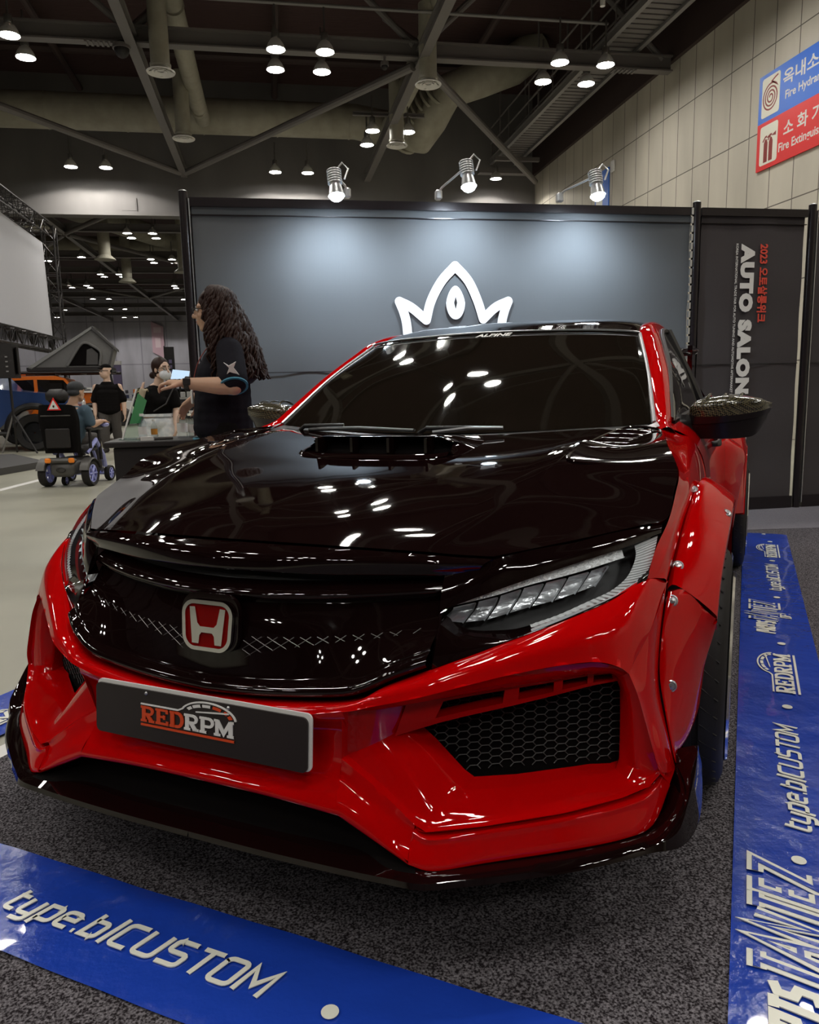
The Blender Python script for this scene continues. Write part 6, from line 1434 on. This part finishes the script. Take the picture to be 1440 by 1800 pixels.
mb = MB(); mb.tube([(.60, -.66, .95), (1.04, -.66, .46), (.90, -.66, .0)], .025, 6); mb.prism([(.60, -.68, .97), (1.06, -.68, .48), (1.06, -.68, .42), (.58, -.68, .90)], (0, 1.36, 0)); obj('awning_edge', mb, m_canvas2, tn, smooth=0)
for q in (.25, .55): mb = MB(); mb.tube([(-.88+1.48*q-.25, -.3, .02+.95*q-.12), (-.88+1.48*q+.2, -.3, .03+.95*q+.16)], .012, 5); obj('lid_rib', mb, m_canvas2, tn)

# speaker on a tripod
t = thing('speaker_stand', 'black tripod stand under the loudspeaker at the left edge', 'stand', (-4.93, 16.0, 0))
mb = MB(); mb.tube([(0, 0, .60), (0, 0, 1.5)], .025, 8); obj('pole', mb, m_blk, t)
for k, a in enumerate((-.3, PI-.6, PI/2+.3)):
    mb = MB(); mb.tube([(0, 0, .78), (.42*math.cos(a), .42*math.sin(a), .02)], .018, 8); obj('leg', mb, m_steel2 if k == 1 else m_blk, t)
t = thing('loudspeaker', 'black loudspeaker on a tripod stand at the left edge', 'loudspeaker', (-5.02, 16.0, 1.47), .15)
mb = MB(); mb.prism([(-.25, -.22, 0), (.22, -.25, 0), (.26, .22, 0), (-.20, .25, 0)], (0, 0, .64)); obj('cabinet', mb, m_blk, t, smooth=0)
mb = MB(); mb.box((.25, -.02, .32), (.02, .36, .5), .1); obj('grille', mb, m_void, t); mb = MB()
for k in range(4): mb.box((.10, -.25, .12+.09*k), (.04, .02, .025))
obj('rear_knob', mb, m_steel2, t)
# projection screen on truss
m_truss = M('truss_alu', (.06, .055, .055), .4, .5)
m_screen = M('screen_cloth', (.66, .66, .71), .85)
def truss(name, a, b, label, w=.3, parent=None):
    a, b = Vector(a), Vector(b); d = (b-a); L = d.length; d = d/L; u = Vector((0, 0, 1)) if abs(d.z) < .9 else Vector((1, 0, 0)); s = d.cross(u).normalized(); u = s.cross(d); mb = MB(); n = max(2, int(L/.45))
    cs = [(s*i+u*j)*w/2 for i, j in ((1, 1), (1, -1), (-1, -1), (-1, 1))]
    for c in cs: mb.tube([a+c, b+c], .024, 6)
    for k in range(n):
        for q in range(4):
            c1, c2 = cs[q], cs[(q+1) % 4]
            if k % 2: c1, c2 = c2, c1
            mb.tube([a+d*L*k/n+c1, a+d*L*(k+1)/n+c2], .011, 5); mb.tube([a+d*L*k/n+cs[q], a+d*L*k/n+cs[(q+1) % 4]], .011, 5)
    return tag(obj(name, mb, m_truss, weld=False), label, 'truss')
XS = -6.4
truss('truss_tower', (XS+.12, 25.25, 0), (XS+.12, 25.25, 6.1), 'black lattice truss tower at the right end of the white screen', .34)
truss('truss_tower', (XS-.1, 15.0, 0), (XS-.1, 15.0, 6.1), 'black lattice truss tower at the near end of the white screen', .34)
truss('truss_beam', (XS, 15.2, 6.0), (XS, 25.0, 6.0), 'black lattice truss along the top of the white screen', .4)
truss('truss_beam', (XS+.05, 15.2, 2.62), (XS+.05, 25.0, 2.62), 'black lattice truss with round lights under the white screen', .4)
mb = MB(); mb.prism([(XS+.05, 15.4, 2.9), (XS+.05, 24.9, 2.9), (XS+.05, 24.75, 5.55), (XS+.05, 15.4, 5.75)], (-.05, 0, 0)); tag(obj('projection_screen', mb, m_screen, smooth=0), 'big white hanging screen in a truss frame at the left edge', 'screen')
for k in range(5): mb = MB(); mb.lathe([(.10, -.1), (.15, .0), (.13, .02)], n=18, axis='x'); mb.disc((.0, 0, 0), .13, 18, 'x'); tag(obj('stage_light', mb, [m_blk], None, (XS+.22, 17.2+1.75*k, 2.62)), 'round stage light in the truss under the white screen', 'stage light', 'stage lights under the screen')
# ramp
t = thing('low_ramp', 'low dark platform with a white edge line at the left edge', 'ramp', (-4.6, 12.6, 0), 0)
mb = MB(); mb.prism([(-3, -1.6, 0), (.6, -1.3, 0), (1.05, .2, 0), (.0, 2.1, 0), (-1.4, 2.1, 0), (-3, .5, 0)], (0, 0, .10)); obj('deck', mb, M('ramp_grey', (.05, .047, .047), .6), t, smooth=0)
mb = MB(); mb.prism([(.40, -3.0, 0), (.52, -3.0, 0), (.98, -.15, 0), (.86, -.15, 0)], (0, 0, .004)); tag(obj('floor_line', mb, m_wht, None, (-3.75, 12.6, .0), smooth=0), 'white line on the concrete beside the dark platform', 'floor line')
# far wall dressing
m_pink = M('pink_banner', (.62, .42, .50), .8); m_lav = M('lavender_panel', (.16, .13, .24), .7)
t = thing('wall_banner', 'pale pink banner hanging on the far wall', 'banner', (-10.4, 77.9, 4.6)); mb = MB(); mb.prism([(-.55, 0, .5), (.55, 0, -.1), (.55, 0, 2.9), (-.55, 0, 3.4)], (0, -.06, 0)); obj('cloth', mb, m_pink, t, smooth=0)
m_pp = M('pink_print', (.75, .6, .65), .8)
for z, w, h in ((2.6, .7, .5), (1.4, .5, .9)): mb = MB(); mb.box((0, -.08, z), (w, .02, h)); obj('print', mb, m_pp, t, smooth=0)
t = thing('flag_banner', 'tall black flag banner far behind the masked person', 'flag', (-5.45, 45, 0)); mb = MB(); mb.box((0, 0, 2.3), (.5, .04, 2.8)); obj('flag', mb, m_blk, t, smooth=0); mb = MB(); mb.tube([(-.27, 0, 0), (-.27, 0, 3.75)], .03, 6); mb.box((-.1, 0, .03), (.7, .5, .06)); obj('pole', mb, m_blk, t)
mb = MB()
for k in range(6): mb.box((.02, -.03, 1.4+.3*k), (.16, .01, .2))
obj('print', mb, m_lav, t, smooth=0)
t = thing('totem_sign', 'purple totem sign far behind the walking person', 'sign', (-8.3, 45, 0)); mb = MB(); mb.box((0, 0, 1.38), (.42, .3, 2.76)); obj('panel', mb, m_lav, t, smooth=0); mb = MB(); mb.box((0, 0, 2.86), (.46, .34, .2)); obj('header', mb, m_wht, t, smooth=0)
rnd = random.Random(5)
cols = [(.7, .7, .68), (.05, .05, .06), (.75, .2, .03), (.5, .5, .55), (.12, .14, .3), (.65, .62, .5), (.5, .05, .04)]
mm = [M('stall_colour', c, .6) for c in cols]
for k, (x, y, w, h, c, lb) in enumerate(((-6.9, 38, 3.0, 1.0, 0, 'white long display table far behind the masked person'), (-10.4, 40, 2.0, 1.2, 1, 'black stall counter far behind the tent'), (-4.2, 36, 2.2, 1.0, 0, 'white display table far beside the booth wall post'), (-8.6, 52, 3.5, 1.3, 3, 'grey stall counter in front of the far wall'), (-13.5, 55, 3, 1.4, 4, 'dark blue stall counter near the far wall'), (-5.5, 56, 3, 1.2, 5, 'cream stall counter near the far wall'))):
    t = thing('display_table', lb, 'table', (x, y, 0)); mb = MB(); mb.box((0, 0, h*.9), (w, .9, .08)); obj('tabletop', mb, mm[c], t, smooth=0); mb = MB(); mb.box((0, .1, h*.43), (w*.96, .7, h*.86)); obj('table_skirt', mb, mm[(c+1) % 7], t, smooth=0)
    for j in range(7):
        s_ = rnd.uniform(.12, .3); hh = rnd.uniform(.1, .35); mb = MB(); mb.box((0, 0, hh/2), (s_, s_*.8, hh), rnd.uniform(-.4, .4), .02); tag(obj('box', mb, mm[rnd.randrange(7)], None, (x-w*.42+w*.14*j, y-.1, h*.9+.041)), 'small product box standing on a display table far away', 'box', 'product boxes on the far tables')
def far_car(x, y, col, label):
    t = thing('parked_car', label, 'car', (x, y, 0)); mb = MB(); o = [(-2.1, .3), (2.1, .3), (2.15, .7), (1.6, .85), (.9, .95), (.3, 1.4), (-1.2, 1.42), (-1.9, .95), (-2.15, .9)]; mb.prism([(a, -.85, b) for a, b in o], (0, 1.7, 0)); obj('body', mb, M('car_paint', col, .3, 0, .8), t, smooth=30)
    mb = MB(); mb.prism([(.75, -.865, .95), (.25, -.865, 1.33), (-1.1, -.865, 1.34), (-1.6, -.865, .95)], (0, .02, 0)); obj('side_window', mb, m_tint, t, smooth=0)
    for a in (-1.3, 1.3): offwheel(t, a, -.78, .33, .2)
far_car(-6.6, 30, (.7, .7, .7), 'white car parked far behind the masked person'); far_car(-11.5, 33, (.75, .2, .02), 'orange car parked far behind the roof tent'); far_car(-4.4, 48, (.04, .04, .05), 'black car parked far near the booth wall post')
t = thing('light_box', 'glowing pale blue light box far behind the reaching hand', 'light box', (-4.8, 43, 0)); mb = MB(); mb.prism([(-.45, 0, 1.9), (.45, 0, 1.9), (.55, 0, 2.3), (-.3, 0, 2.4)], (0, .3, 0)); obj('glowing_panel', mb, emitter('lightbox_glow', (.6, .8, 1), 1.0), t, smooth=0)
mb = MB(); mb.tube([(0, .15, 0), (0, .15, 1.95)], .05, 8); mb.box((0, .15, .02), (.6, .5, .04)); obj('stand', mb, m_blk, t)
